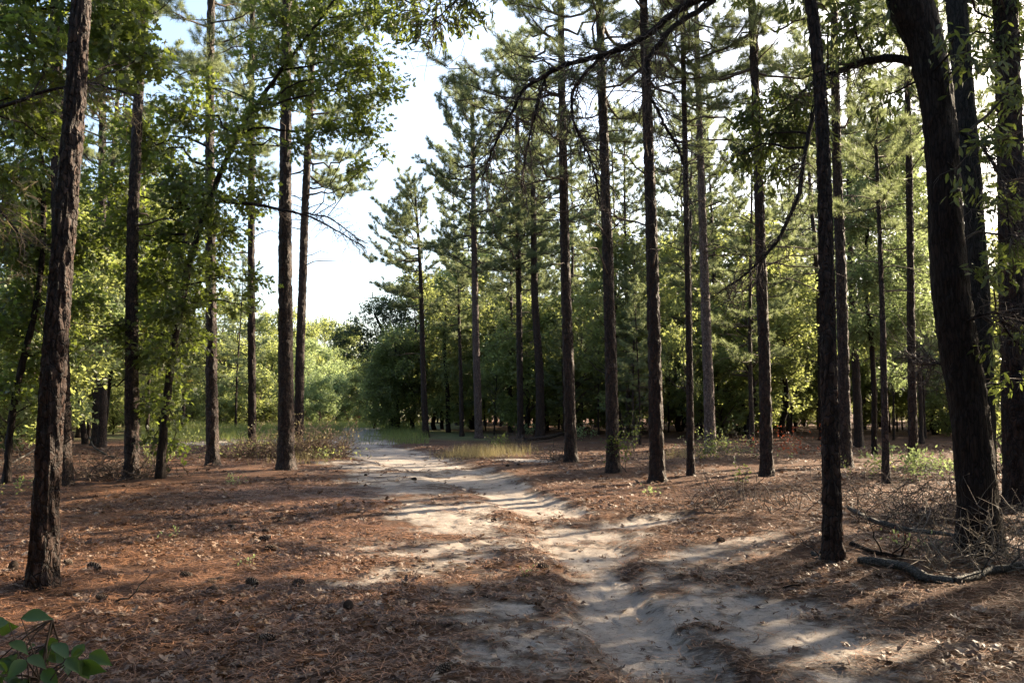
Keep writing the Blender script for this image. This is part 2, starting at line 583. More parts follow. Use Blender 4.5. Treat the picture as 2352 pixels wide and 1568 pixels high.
def unit(a):
    a = np.asarray(a, float)
    return a / (np.linalg.norm(a, axis=-1, keepdims=True) + 1e-9)


def wander(p0, p1, n, rng, amp, sag=0.0):
    """polyline from p0 to p1 with natural kinks"""
    p0, p1 = np.asarray(p0, float), np.asarray(p1, float)
    t = np.linspace(0, 1, n)
    L = np.linalg.norm(p1 - p0)
    w = np.cumsum(rng.normal(size=(n, 3)), axis=0)
    w -= w[0] + t[:, None] * (w[-1] - w[0])
    w *= amp * L / math.sqrt(n)
    P = p0 + t[:, None] * (p1 - p0) + w
    P[:, 2] += sag * L * (t * (1 - t)) * 4
    return P


def tufts(mb, pos, axis, rng, mat, k=38, length=.19, width=.007, tint=None):
    """pine needle tufts: k needles brushed along the last few cm of each twig"""
    n = len(pos)
    if n == 0:
        return
    ax = unit(axis)
    P = np.repeat(pos, k, 0) - np.repeat(ax, k, 0) * (rng.random((n * k, 1)) * .16)
    D = np.repeat(ax, k, 0) * rng.uniform(.15, 1.0, (n * k, 1)) + unit(rng.normal(size=(n * k, 3))) * .75
    D[:, 2] -= .08
    tt = np.repeat(rng.random(n) if tint is None else tint, k) * .8 + rng.random(n * k) * .2
    ln = length * rng.uniform(.75, 1.15, n * k)
    mb.leaves(P, D, ln, NEEDLE, NEEDLE_F, rng, mat, .0, tt * .92 + (rng.random(n * k) < .012) * .5, np.full(n * k, width))


def pine_crown(axis, hb, H, Lmax, nb, rng, dead=10, hd=3.0, k=44, width=.008, dens=1.0, az_bias=None):
    """MB with wood in slot 1 and needles in slot 0. axis(h) -> (point, radius)"""
    mb = MB()
    for b in range(nb):
        t = ((b + rng.random()) / nb)
        h = hb + (H - hb) * t ** .9
        p0, r0 = axis(h)
        az = b * 2.4 + rng.uniform(-.5, .5)
        if az_bias is not None and rng.random() < .5:
            az = az_bias + rng.normal() * .7
        L = Lmax * (.45 + .55 * min(1, t * 3 + .2)) * (1.04 - t) ** .42 * rng.uniform(.38, 1.3)
        L = max(L, .35)
        el = math.radians(-6 + 62 * t ** 1.3 + rng.uniform(-18, 20))
        d = np.array([math.cos(az) * math.cos(el), math.sin(az) * math.cos(el), math.sin(el)])
        p1 = p0 + d * L + np.array([0, 0, .16 * L])
        n = max(4, int(L / .35) + 2)
        P = wander(p0, p1, n, rng, .10, -.10)
        rb = min(r0 * .55, .010 + .013 * L)
        mb.tube(P, np.linspace(rb, .006, n), 4, 1)
        # side twigs
        m = max(3, int(L / .24 * dens))
        pos, ax, tin = [P[-1]], [P[-1] - P[-2]], [rng.random()]
        base = rng.random()
        for q in range(m):
            s = .3 + .7 * (q + rng.random()) / m
            fi = s * (n - 1)
            i0 = min(int(fi), n - 2)
            b0 = P[i0] + (P[i0 + 1] - P[i0]) * (fi - i0)
            dd = unit(P[i0 + 1] - P[i0])
            sd = unit(np.cross(dd, [0, 0, 1])) * (1 if q % 2 else -1)
            dirv = unit(dd * rng.uniform(.4, 1) + sd * rng.uniform(.4, 1) + np.array([0, 0, rng.uniform(-.1, .7)]))
            l2 = (.25 + .55 * rng.random()) * min(1, L * .5) * (1.15 - .5 * s)
            e = b0 + dirv * l2 + np.array([0, 0, .05])
            mb.tube(np.array([b0, (b0 + e) / 2 + rng.normal(size=3) * .03, e]), [.007, .005, .004], 3, 1)
            pos.append(e); ax.append(dirv); tin.append(base * .5 + rng.random() * .5)
            for _ in range(2 if l2 > .25 else 1):
                off = unit(rng.normal(size=3) + dirv)
                pos.append(e - dirv * l2 * rng.uniform(.1, .6) + off * .1)
                ax.append(off + np.array([0, 0, .4])); tin.append(base * .5 + rng.random() * .5)
        tufts(mb, np.array(pos), np.array(ax), rng, 0, k, .2, width, np.array(tin))
    for b in range(dead):                                   # dead lower branches, bare
        h = hd + (hb + 1.5 - hd) * rng.random() ** .7
        p0, r0 = axis(h)
        az = rng.uniform(0, 2 * math.pi)
        L = rng.uniform(.25, 1.0) * min(2.2, Lmax)
        d = np.array([math.cos(az), math.sin(az), rng.uniform(-.25, .35)])
        n = max(4, int(L / .25))
        P = wander(p0, p0 + d * L, n, rng, .10, .08)
        mb.tube(P, np.linspace(min(r0 * .3, .012 + .006 * L), .004, n), 4, 1)
        for q in range(int(L * 3)):
            i0 = rng.integers(1, n)
            e = P[i0] + unit(d + rng.normal(size=3) * .6) * rng.uniform(.15, .5)
            mb.tube(np.array([P[i0], (P[i0] + e) / 2 + rng.normal(size=3) * .02, e]), [.005, .004, .003], 3, 1)
    return mb


def leafy_clump(mb, centre, rad, nleaf, size, rng, root, template, faces, droop=.0, wood=1, up=.45, twig_r=.005, tint_c=None):
    """twigs spreading from root into an ellipsoid, leaves along them"""
    centre, rad = np.asarray(centre, float), np.broadcast_to(np.asarray(rad, float), (3,))
    per = 11
    nt = max(2, int(nleaf / per))
    tint_c = rng.random() if tint_c is None else tint_c
    u = unit(rng.normal(size=(nt, 3))) * (rng.random((nt, 1)) ** .45)
    tips = centre + u * rad
    P, A = [], []
    for tip in tips:
        st = root + (tip - root) * rng.uniform(.25, .6) + rng.normal(size=3) * rad * .12
        mid = (st + tip) / 2 + np.array([0, 0, .08 * np.linalg.norm(tip - st)]) + rng.normal(size=3) * .04
        tip = tip - np.array([0, 0, droop * np.linalg.norm(tip - st)])
        mb.tube(np.array([st, mid, tip]), [twig_r * 1.5, twig_r, twig_r * .5], 3, wood)
        s = rng.random((per, 1)) ** .6
        q = st * (1 - s) ** 2 + 2 * mid * s * (1 - s) + tip * s * s
        dirv = unit(tip - mid)
        ax = unit(dirv + unit(rng.normal(size=(per, 3))) * .95 + np.array([0, 0, -.25 - droop]))
        P.append(q + rng.normal(size=(per, 3)) * size * .5); A.append(ax)
    P, A = np.concatenate(P), np.concatenate(A)
    tint = np.clip(.2 + .5 * tint_c + rng.normal(size=len(P)) * .27, 0, .92)
    tint = np.where(rng.random(len(P)) < .012, 1.0, tint)
    mb.leaves(P, A, size * rng.uniform(.6, 1.15, len(P)), template, faces, rng, 0, up, tint)


# ------------------------------------------------------------------ main trees, placed by where they stand
def trunk_axis(px_pts, Y, w_base, w_top, H, base):
    """smooth axis through picture points at depth Y; returns axis(h) with h above the base"""
    P = np.array([at(a, b, Y) for a, b in px_pts])
    P[0] = base
    hs = P[:, 2] - base[2]
    dx = (P[-1, 0] - P[-2, 0]) / (hs[-1] - hs[-2])
    xs, hh = list(P[:, 0]), list(hs)
    if H > hh[-1]:
        xs.append(P[-1, 0] + dx * .6 * (H - hh[-1]))
        hh.append(H)
    xs, hh = np.array(xs), np.array(hh)
    rb, h1 = w_base * Y / F / 2, hs[-1]
    rt = w_top * Y / F / 2
    fine_h = np.linspace(0, H, 80)
    fine_x = np.interp(fine_h, hh, xs)
    k = np.exp(-.5 * (np.arange(-6, 7) / 2.5) ** 2)
    k /= k.sum()
    pad = np.concatenate([2 * fine_x[0] - fine_x[6:0:-1], fine_x, 2 * fine_x[-1] - fine_x[-2:-8:-1]])
    fine_x = np.convolve(pad, k, 'valid')

    def axis(h):
        r = np.interp(h, [0, h1, max(H, h1 + .01)], [rb, rt, .025 if H > h1 + .5 else rt])
        wob = .02 * math.sin(h * .9 + rb * 90)
        return np.array([np.interp(h, fine_h, fine_x), base[1] + wob, base[2] + h]), r
    return axis


def trunk_mesh(axis, H, sides, step, rough, seed, flare=.36):
    hs = np.concatenate([[-.25, -.12], np.arange(0, H, step), [H]])
    pts, rad = [], []
    for h in hs:
        p, r = axis(max(h, 0))
        p = p.copy()
        p[2] += min(h, 0)
        pts.append(p)
        rad.append(r * (1 + flare * math.exp(-max(h, -.1) / .22)))
    mb = MB()
    mb.tube(pts, rad, sides, 0, rough, seed)
    return mb


REFS = []          # (picture x at the base, phrase) of the trunks a label can point to
TAKEN = []         # ground spots already used


def shift(mb, base):
    mb.v = [v - base for v in mb.v]
    return mb


def main_pine(label, pts, w_base, w_top, H, hb, Lmax, nb, seed, ref=None, dead=10, hd=2.5, Y=None, mat='pine_bark', group='pines standing along the sandy track', dens=1.0, az=None, k=44):
    rng = np.random.default_rng(seed)
    if Y is None:
        base = on_ground(*pts[0])
    else:
        base = at(*pts[0], Y)
        base[2] = ground_z(base[0], base[1])
    Y = base[1]
    ax = trunk_axis(pts, Y, w_base, w_top, H, base)
    t = thing('pine_tree', base, label, 'pine tree', group)
    near = Y < 14
    r0 = w_base * Y / F / 2
    mb = trunk_mesh(ax, H, 48 if near else 28, .02 if near else .035, (.028 if near else .027) * min(1, r0 / .13), seed)
    shift(mb, base).build('trunk', M[mat], t)
    if nb:
        shift(pine_crown(ax, hb, H, Lmax * 1.15, int(nb * 1.12), rng, dead, hd, k, .009 if Y < 30 else .012, dens * 2.0, az), base).build('crown', [M['needle'], M['twig']], t)
    TAKEN.append(base[:2])
    if ref:
        REFS.append((pts[0][0], ref))
    return t, ax, base


# left of the track
main_pine('thick dark pine closest to the left edge, leaning, with deep furrowed bark', [(98, 1338), (118, 980), (135, 700), (160, 400), (184, 0)], 54, 40, 17, 11, 2.4, 34, 11, 'the thick leaning pine', 4, 6)
main_pine('dark pine almost hidden directly behind the thick leaning pine', [(146, 1106), (143, 900), (134, 500), (130, 200), (128, 0)], 34, 26, 18, 12, 2.4, 34, 12, None, 8, 6)
main_pine('straight pine with rugged sunlit bark between the leaning pine and the crooked oak', [(302, 1094), (303, 784), (304, 500), (310, 380), (327, 0)], 31, 18, 18, 9.5, 2.4, 40, 13, 'the rugged pine')
main_pine('twin trunked pine with a sunlit side beside a short broken post', [(226, 1022), (229, 880), (232, 700), (235, 400), (236, 150)], 28, 13, 19, 11, 2.6, 36, 14, 'the twin trunked pine')
main_pine('medium pine with sunlit right side and one drooping dead branch at head height', [(488, 1062), (486, 800), (482, 500), (482, 250), (484, 0)], 27, 16, 19, 10.5, 2.4, 36, 15, 'the drooping branch pine', 10, 5)
main_pine('slim straight pine rising from the dry brush left of the biggest trackside pine', [(579, 1038), (578, 784), (577, 500), (578, 280), (579, 0)], 18, 11, 17, 10, 2.2, 36, 16, 'the brush pine', 12, 4)
main_pine('biggest straight pine on the left verge with bright plated bark and brush at its foot', [(657, 1072), (656, 784), (655, 500), (656, 250), (659, 0)], 37, 20, 21, 12, 2.6, 36, 17, 'the biggest verge pine', 8, 6)
main_pine('dark curving pine just right of the biggest verge pine', [(686, 1010), (690, 784), (700, 500), (708, 320), (716, 150), (726, 0)], 21, 13, 19, 9.5, 2.9, 40, 18, 'the curving pine', 12, 6, Y=31, az=.2)
# right of the track, far to near
main_pine('short pine at the corner of the wood, crown standing free against the sky', [(978, 1004), (972, 860), (967, 650), (962, 560), (955, 470)], 15, 5, 14.0, 6.6, 2.7, 50, 21, 'the corner pine', 8, 4, az=3.3)
main_pine('tall pale pine with a loose crown against the open sky, clean lower trunk', [(1100, 1006), (1093, 784), (1088, 500), (1086, 330), (1084, 250)], 18, 9, 18.6, 8.6, 3.4, 60, 22, 'the pale free-standing pine', 8, 7, mat='pale_bark', az=3.3)
main_pine('thin young pine with a leafy top between the corner pine and the pale pine', [(1061, 1002), (1058, 850), (1054, 720)], 10, 6, 9.5, 5.5, 1.4, 24, 23, None, 4, 3)
main_pine('reddish pine with tufts of needles growing from its middle trunk', [(1196, 1006), (1193, 784), (1190, 540), (1188, 300)], 15, 10, 21, 8, 3.3, 60, 24, 'the tufted reddish pine', 12, 4)
main_pine('dark double trunk pine beside the mossy fallen log', [(1241, 1008), (1240, 860), (1228, 690), (1224, 400)], 21, 11, 17, 9, 2.6, 40, 25, 'the pine by the mossy log', 8, 4)
main_pine('pine with red lower bark and a half shaded stem, dark stump-like debris at its foot', [(1312, 1061), (1306, 850), (1298, 600), (1293, 350), (1290, 200), (1288, 0)], 27, 14, 20, 8, 3.3, 60, 26, 'the red footed pine', 16, 4, az=3.2)
main_pine('tall pine with green leafy sprouts around its foot', [(1409, 1082), (1404, 850), (1396, 600), (1388, 350), (1380, 120), (1377, 0)], 29, 17, 21, 8.5, 3.0, 56, 27, 'the sprouting pine', 16, 4)
main_pine('stout pine with clear straight stem and dark foot right of the sprouting pine', [(1510, 1101), (1504, 850), (1498, 600), (1490, 330), (1483, 150), (1477, 0)], 33, 18, 20, 8.5, 2.8, 48, 28, 'the stout clear stemmed pine', 16, 4)
main_pine('slender dark pine standing between the stout pine and the pale lit pine', [(1587, 1091), (1584, 850), (1579, 600), (1573, 300), (1567, 0)], 16, 10, 18, 8.5, 2.4, 44, 29, 'the slender dark pine', 14, 3)
main_pine('pale pine with smooth pinkish bark lit from the side', [(1632, 1042), (1626, 850), (1617, 600), (1610, 400), (1604, 200), (1600, 50)], 25, 10, 19, 9, 2.6, 44, 30, 'the pale pinkish pine', 14, 4, mat='pale_bark')
main_pine('straight pine with a bright edged trunk and flared foot near the brush', [(1761, 1093), (1757, 850), (1748, 600), (1740, 350), (1733, 150), (1727, 0)], 27, 16, 20, 8.5, 2.8, 48, 31, 'the bright edged pine', 16, 4)
main_pine('dark slim pine close to the track, curving near its top', [(1915, 1272), (1908, 1000), (1900, 784), (1894, 500), (1888, 280), (1880, 130), (1862, 0)], 40, 24, 9.5, 6.8, 1.7, 26, 32, 'the dark slim pine', 5, 4)
main_pine('shaded pine just behind the dark slim trackside pine', [(1943, 1072), (1938, 850), (1930, 600), (1922, 350), (1918, 150)], 27, 17, 18, 8, 2.6, 44, 33, None, 12, 4)
main_pine('reddish slim pine with stubby side shoots growing above the bright ground ivy', [(2036, 1110), (2031, 850), (2026, 700), (2022, 600)], 17, 9, 7.6, 4.9, 1.1, 14, 34, 'the stubby shoot pine', 12, 2)
main_pine('shaded pine behind the bright ground ivy, lit along one edge', [(2097, 1056), (2094, 784), (2090, 550), (2085, 200)], 19, 12, 18, 9, 2.6, 40, 35, 'the pine behind the ivy', 10, 4)
main_pine('dark heavy pine cut by the right edge of the view', [(2342, 1172), (2335, 900), (2328, 600), (2318, 300), (2307, 0)], 62, 48, 17, 9, 2.6, 34, 36, 'the heavy pine at the edge', 8, 4)


# ------------------------------------------------------------------ oaks
def oak(label, trunk_px, Y, widths, clumps, leaf_size, seed, leaf='oak_leaf', shape=(OAK, OAK_F), bark='oak_bark', base_px=None, H_extra=0.0, limbs=(), droop=0.0, density=2200,
        rough=.02, ref=None, group='broadleaf oaks beside the track', twig='twig'):
    """trunk follows picture points at depth Y; each clump is (px, py, radius px, depth offset, density factor)"""
    rng = np.random.default_rng(seed)
    P = np.array([at(a, b, Y) for a, b in trunk_px])
    base = P[0].copy()
    base[2] = ground_z(base[0], base[1])
    P[0] = base
    n = 60 if Y > 12 else 220
    s = np.linspace(0, 1, len(P))
    fs = np.linspace(0, 1, n)
    Q = np.stack([np.interp(fs, s, P[:, i]) for i in range(3)], -1)
    k = np.exp(-.5 * (np.arange(-(n // 14), n // 14 + 1) / (n / 26)) ** 2)
    k /= k.sum()
    h = len(k) // 2
    for i in range(3):
        pad = np.concatenate([2 * Q[0, i] - Q[h:0:-1, i], Q[:, i], 2 * Q[-1, i] - Q[-2:-h - 2:-1, i]])
        Q[:, i] = np.convolve(pad, k, 'valid')
    Q[:, 1] += .05 * np.sin(fs * 7 + seed)
    R = np.interp(fs, s, np.array(widths) * Y / F / 2)
    R = R * (1 + .3 * np.exp(-(Q[:, 2] - base[2]) / .25))
    Q[0, 2] -= .2
    t = thing('oak_tree', base, label, 'oak tree', group)
    mb = MB()
    mb.tube(Q, R, 36 if Y < 12 else 16, 0, rough, seed)
    shift(mb, base).build('trunk', M[bark], t)
    cr = MB()
    AQ, AR = [Q[n // 8:]], [R[n // 8:]]
    for lp in limbs:                                   # limbs drawn explicitly: list of (px,py,depth,width px)
        A = np.array([at(a, b, y) for a, b, y, w in lp])
        W = np.array([w * y / F / 2 for a, b, y, w in lp])
        m = 14 * len(lp)
        ss, ff = np.linspace(0, 1, len(lp)), np.linspace(0, 1, m)
        B = np.stack([np.interp(ff, ss, A[:, i]) for i in range(3)], -1)
        kk = np.ones(9) / 9
        for i in range(3):
            pad = np.concatenate([2 * B[0, i] - B[4:0:-1, i], B[:, i], 2 * B[-1, i] - B[-2:-6:-1, i]])
            B[:, i] = np.convolve(pad, kk, 'valid')
        B += np.cumsum(rng.normal(size=B.shape) * .004, axis=0)
        lm = MB()
        lm.tube(B, np.interp(ff, ss, W), 10, 0, .004, seed)
        AQ.append(B[4:]); AR.append(np.interp(ff, ss, W)[4:])
        shift(lm, base).build('limb', M[bark], t)
        for q in range(int(m * .9)):                   # bare side twigs
            i0 = rng.integers(m // 5, m)
            dv = unit(B[min(i0 + 2, m - 1)] - B[max(i0 - 2, 0)])
            e = B[i0] + unit(dv * .7 + rng.normal(size=3) * .7 + np.array([0, 0, -.25])) * rng.uniform(.15, .7)
            w_ = wander(B[i0], e, 6, rng, .16)
            cr.tube(w_, np.linspace(.007, .003, 6), 3, 1)
            for _ in range(3):
                k0 = rng.integers(2, 6)
                e2 = w_[k0] + unit(e - B[i0] + rng.normal(size=3) * .5) * rng.uniform(.08, .3)
                cr.tube(wander(w_[k0], e2, 4, rng, .12), np.linspace(.0035, .002, 4), 3, 1)
    AQ, AR = np.concatenate(AQ), np.concatenate(AR)
    for c in clumps:
        px, py, rp, dy = c[:4]
        dens = c[4] if len(c) > 4 else 1.0
        C = at(px, py, Y + dy)
        r = rp * (Y + dy) / F * 1.15
        dist = np.linalg.norm(AQ - C, axis=1)
        dist = dist + 1.2 * np.maximum(0, AQ[:, 2] - (C[2] - .15 * dist))
        i0 = int(np.argmin(dist))
        P0 = AQ[i0]
        L = np.linalg.norm(C - P0)
        if L > .4:
            m = max(6, int(L / .3))
            W = wander(P0, C, m, rng, .12, .06)
            rb = min(AR[i0] * .7, .008 + .010 * L)
            lm = MB()
            lm.tube(W, np.linspace(rb, .008, m), 7, 0, .003, seed)
            shift(lm, base).build('limb', M[bark], t)
        nl = int(density * r * r * dens * (0.12 / leaf_size) ** 2)
        leafy_clump(cr, C, (r * 1.1, r * 1.1, r * .9), max(nl, 20), leaf_size, rng, C if L < .4 else W[-max(2, m // 4)], *shape, droop=droop)
    shift(cr, base).build('crown', [M[leaf], M[twig]], t)
    TAKEN.append(base[:2])
    if ref:
        REFS.append((trunk_px[0][0], ref))
    return t


oak('crooked dark oak leaning to the right, wrapped in lobed leaves', [(366, 1103), (378, 930), (398, 780), (425, 640), (462, 520), (505, 400), (560, 290), (620, 195), (700, 90), (780, -20)], 18.2,
    [21, 18, 17, 16, 14, 12, 10, 8, 6, 4],
    [(330, 640, 70, 1.8), (300, 520, 75, 1.8), (395, 560, 60, .8), (420, 420, 75, 0), (350, 350, 80, 1.6), (500, 620, 55, .6, .8), (520, 540, 60, .2, .8), (540, 300, 75, .5, .6),
     (480, 200, 50, .8, .5), (610, 130, 80, 0, .6), (690, 210, 60, .6), (650, 40, 80, -.8, .6), (760, 80, 90, .3, .7), (800, 200, 75, -.3, .7), (860, 150, 70, .3, .7), (840, 280, 60, 0, .8), (770, 300, 50, .5, .7),
     (900, 200, 40, -.2, .8), (700, 330, 45, .3, .6), (890, 340, 22, 0, .6), (820, 380, 35, .2, .7), (400, 700, 60, .8, .8), (345, 820, 60, .5, .7), (440, 780, 50, .7, .6), (385, 900, 50, .5, .5),
     (590, 640, 40, .5, .6), (560, 700, 35, .2, .5), (400, 1030, 30, .4, .6), (350, 1010, 28, .3, .6), (740, -60, 110, 0, .6), (880, 20, 80, -.4, .7), (440, 480, 70, .9), (370, 640, 60, .9), (300, 760, 60, .8), (260, 430, 70, 1.8), (300, 300, 75, 1.8), (420, 260, 70, .5), (590, 440, 45, .6, .7), (560, 460, 45, 1, .7), (330, 930, 45, .7, .6), (460, 680, 50, .9, .7), (420, 700, 55, -.7, .8), (380, 820, 50, -.6, .8), (440, 600, 50, -.7, .8), (390, 950, 36, -.5, .7), (480, 460, 50, -.6, .8), (540, 380, 50, -.5, .8), (535, 320, 45, -.5, .8), (590, 240, 45, -.5, .8), (470, 520, 45, -.6, .7), (360, 720, 50, -.6, .7)],
    .155, 51, limbs=[[(505, 462, 18.2, 9), (600, 470, 17.9, 7), (700, 490, 17.6, 5), (770, 525, 17.4, 3.5), (845, 570, 17.2, 2)], [(700, 488, 17.6, 4), (760, 500, 17.3, 3), (830, 550, 17.1, 1.5)]],
    ref='the crooked oak')
oak('thin dark oak at the left edge leaning inward with low leafy boughs', [(12, 1102), (22, 980), (50, 850), (85, 720), (100, 560), (95, 380), (80, 200)], 17.8, [17, 15, 14, 13, 11, 9, 6],
    [(40, 700, 80, .3), (70, 560, 85, .5), (20, 560, 80, -.4), (110, 640, 60, .5), (60, 840, 60, .5, .8), (20, 900, 55, .2, .7), (120, 450, 80, .8), (40, 420, 90, 0), (80, 300, 90, .3), (20, 260, 90, -.3),
     (140, 800, 55, .9, .7), (200, 560, 70, 1.2), (180, 700, 65, 1.5), (0, 760, 70, -.2), (110, 930, 45, .6, .6)], .15, 52, ref='the thin oak at the edge')
oak('forked oak leaning left behind the thick pine, in the bright clearing edge', [(196, 1012), (186, 940), (172, 850), (160, 760), (165, 640), (180, 500)], 36, [13, 12, 11, 10, 8, 6],
    [(150, 700, 70, 0), (210, 620, 80, .5), (120, 600, 80, .6), (170, 480, 90, 0), (250, 520, 70, .8), (230, 740, 55, .5), (90, 780, 60, -.5), (200, 830, 40, .6, .7), (280, 660, 60, -.5)], .15, 53, leaf='wood_leaf', ref='the forked oak')
oak('slim oak with bent stem behind the rugged pine, lit leaves around it', [(240, 1000), (250, 900), (262, 800), (280, 640), (330, 500), (345, 350)], 38, [9, 9, 8, 7, 6, 4],
    [(300, 700, 70, 0), (350, 600, 75, .5), (270, 560, 70, .5), (330, 460, 85, 0), (400, 520, 65, 1), (330, 780, 60, .5), (390, 660, 60, .4), (420, 760, 60, .8), (440, 860, 50, .6, .7), (300, 860, 45, .5, .7)], .15, 54, leaf='wood_leaf')
OVER = oak('overhanging oak past the left edge with dark lobed leaves around the leaning pine', [(-420, 1200), (-400, 900), (-330, 600), (-240, 350), (-120, 150), (40, 40)], 12.0, [46, 40, 34, 26, 18, 10],
    [(20, 60, 110, 0), (110, 120, 100, -.3), (40, 220, 100, .4), (240, 60, 90, .2), (300, 150, 80, .5), (220, 200, 60, -.2, .8), (330, 40, 60, .8, .7), (30, 380, 80, -.2, .8),
     (150, -60, 120, 0), (300, -80, 90, 0), (0, 480, 60, .3, .6), (120, 330, 60, .6, .7), (350, 130, 40, .5, .6)], .16, 55,
    limbs=[[(-240, 350, 12, 18), (-100, 280, 11.6, 12), (60, 230, 11.2, 8), (200, 190, 11, 5), (320, 230, 10.8, 2.5)], [(-240, 350, 12, 14), (-120, 400, 11.5, 9), (-20, 470, 11.2, 6), (60, 560, 11, 3)]])
def dead_foliage(parent, spots, Y, seed):
    rng = np.random.default_rng(seed)
    base = np.array(parent.location)
    mb = MB()
    for px, py, rp, n in spots:
        C = at(px, py, Y + rng.normal() * .3)
        r = rp * Y / F
        for i in range(n):
            p0 = C + rng.normal(size=3) * r * .35
            d = unit(np.array([rng.normal() + .3, rng.normal(), -.5 + rng.normal() * .5]))
            W = wander(p0, p0 + d * r * rng.uniform(.5, 1.3), 6, rng, .16, .08)
            mb.tube(W, np.linspace(.005, .002, 6), 3, 0, tint=rng.random())
            for q in range(3):
                i0 = rng.integers(1, 6)
                e = W[i0] + unit(d + rng.normal(size=3) * .8) * r * rng.uniform(.15, .5)
                mb.tube(np.array([W[i0], (W[i0] + e) / 2 + rng.normal(size=3) * .02, e]), [.003, .002, .0015], 3, 0, tint=rng.random())
    shift(mb, base).build('dead_foliage', M['tan_twig'], parent)


dead_foliage(OVER, [(20, 500, 80, 16), (60, 420, 60, 8), (230, 240, 70, 14), (300, 260, 60, 12), (30, 620, 60, 8)], 10.4, 551)
# the big oak on the right: long limbs arch over the track
oak('massive dark oak trunk swelling to a fork overhead, tangle of grey twigs at its foot', [(2248, 1275), (2245, 1130), (2236, 960), (2208, 800), (2184, 640), (2173, 500), (2164, 400), (2149, 240), (2120, 100), (2096, 30), (2050, -90)], 8.7,
    [86, 82, 80, 82, 80, 72, 68, 72, 78, 96, 76],
    [(2010, 90, 70, .5), (1960, 40, 80, .2), (2030, 220, 60, .7, .8), (2280, 330, 60, -.4), (2300, 480, 65, -.2), (2250, 150, 70, -.5), (2330, 220, 60, .3), (2290, 620, 60, -.4), (2330, 760, 50, -.3, .8), (2230, 440, 45, -.6, .7),
     (2190, 90, 50, -.7, .7), (2340, 560, 60, .5), (2270, 800, 40, -.3, .6), (2320, 880, 45, .4, .7), (1900, 150, 60, 1.0, .8), (1830, 290, 70, 1.6, 1.8), (1760, 330, 70, 1.8, 1.8), (1720, 260, 55, 1.6, 1.6), (1700, 350, 45, 1.7, 1.5), (1790, 230, 50, 1.5, 1.5), (1800, 400, 60, 1.6, .8), (1860, 240, 55, 1.2),
     (1080, 20, 55, 0), (1000, 60, 48, .4), (1040, 60, 45, .1), (950, 60, 45, .3), (905, 40, 40, .5), (930, 0, 60, .5), (985, 110, 32, .2, .8), (1040, -50, 90, 0), (1150, -40, 60, 0), (1700, -60, 90, 1), (1850, -30, 90, .5), (2060, -60, 90, 0), (1900, 60, 50, .8, .8)],
    .12, 56, 'laurel_leaf', (LONG, LONG_F), droop=.18, density=1300,
    limbs=[[(2070, -70, 8.7, 40), (1900, -170, 8.6, 30), (1760, -110, 8.5, 24), (1650, -8, 8.4, 20), (1560, 18, 8.3, 18), (1470, 90, 8.2, 15), (1380, 132, 8.2, 13), (1270, 155, 8.1, 11), (1180, 205, 8.0, 9), (1135, 290, 8.0, 7), (1090, 415, 7.9, 3)],
           [(1640, 0, 8.4, 14), (1545, 60, 8.2, 12), (1485, 140, 8.1, 11), (1490, 230, 8.0, 8), (1560, 340, 8, 6), (1580, 430, 7.9, 3)],
           [(1380, 132, 8.2, 9), (1310, 190, 8.1, 8), (1310, 260, 8.0, 6), (1350, 350, 7.9, 4), (1370, 470, 7.9, 2)],
           [(1270, 155, 8.1, 7), (1240, 220, 8.1, 6), (1220, 320, 8, 4), (1205, 430, 8, 2)],
           [(2125, 150, 8.7, 22), (2040, 132, 8.9, 20), (1990, 145, 9.1, 17), (1940, 170, 9.4, 14), (1880, 190, 9.8, 8), (1800, 260, 10.2, 4)],
           [(2070, -70, 8.7, 30), (1700, -290, 8.6, 22), (1350, -190, 8.5, 14), (1080, -40, 8.5, 6), (1000, 40, 8.6, 3)],
           [(1880, 190, 9.8, 8), (1850, 320, 9.7, 10), (1835, 440, 9.6, 10), (1785, 555, 9.5, 8), (1720, 620, 9.4, 6), (1660, 662, 9.4, 2)],
           [(2208, 300, 8.6, 12), (2260, 330, 8.4, 8), (2310, 420, 8.2, 4), (2330, 560, 8.1, 2)],
           [(2205, 740, 8.6, 10), (2290, 720, 8.4, 6), (2345, 800, 8.3, 3)],
           [(2195, 835, 8.8, 9), (2150, 835, 9.1, 7), (2120, 840, 9.4, 5), (2085, 815, 9.8, 2)]], rough=.018, ref='the massive oak')
oak('grey oak stem pressed close behind the massive dark oak', [(2262, 1150), (2262, 900), (2252, 700), (2232, 480), (2212, 250), (2196, 0), (2185, -150)], 11.5, [52, 48, 44, 42, 42, 44, 40],
    [(2300, 100, 60, .5), (2240, -40, 90, .5), (2330, 40, 80, .7), (2310, 300, 60, .9), (2120, -60, 90, 1)], .12, 57, 'laurel_leaf', (LONG, LONG_F), droop=.12, density=1300, bark='grey_bark')
oak('shrubby yellow green oak between the dark slim pine and the massive oak', [(2010, 1035), (2008, 900), (2000, 780), (1985, 640), (1995, 520)], 27, [12, 11, 10, 8, 6],
    [(1990, 500, 90, 0), (2060, 420, 90, .8), (2080, 600, 85, .5), (1990, 640, 80, -.5), (2110, 720, 70, .8), (1960, 760, 70, .5), (2040, 760, 60, .2), (2000, 350, 90, .5), (2080, 300, 70, .7), (2060, 860, 45, .5, .6)], .13, 58, 'bright_leaf')
oak('leaning understorey oak with lit leaves behind the heavy pine at the right edge', [(2420, 1080), (2400, 900), (2370, 700), (2330, 520)], 22, [18, 16, 13, 8],
    [(2330, 700, 70, .5), (2300, 850, 60, 1, .8), (2340, 560, 60, .5, .7), (2290, 960, 50, 1, .7)], .13, 59, 'wood_leaf')


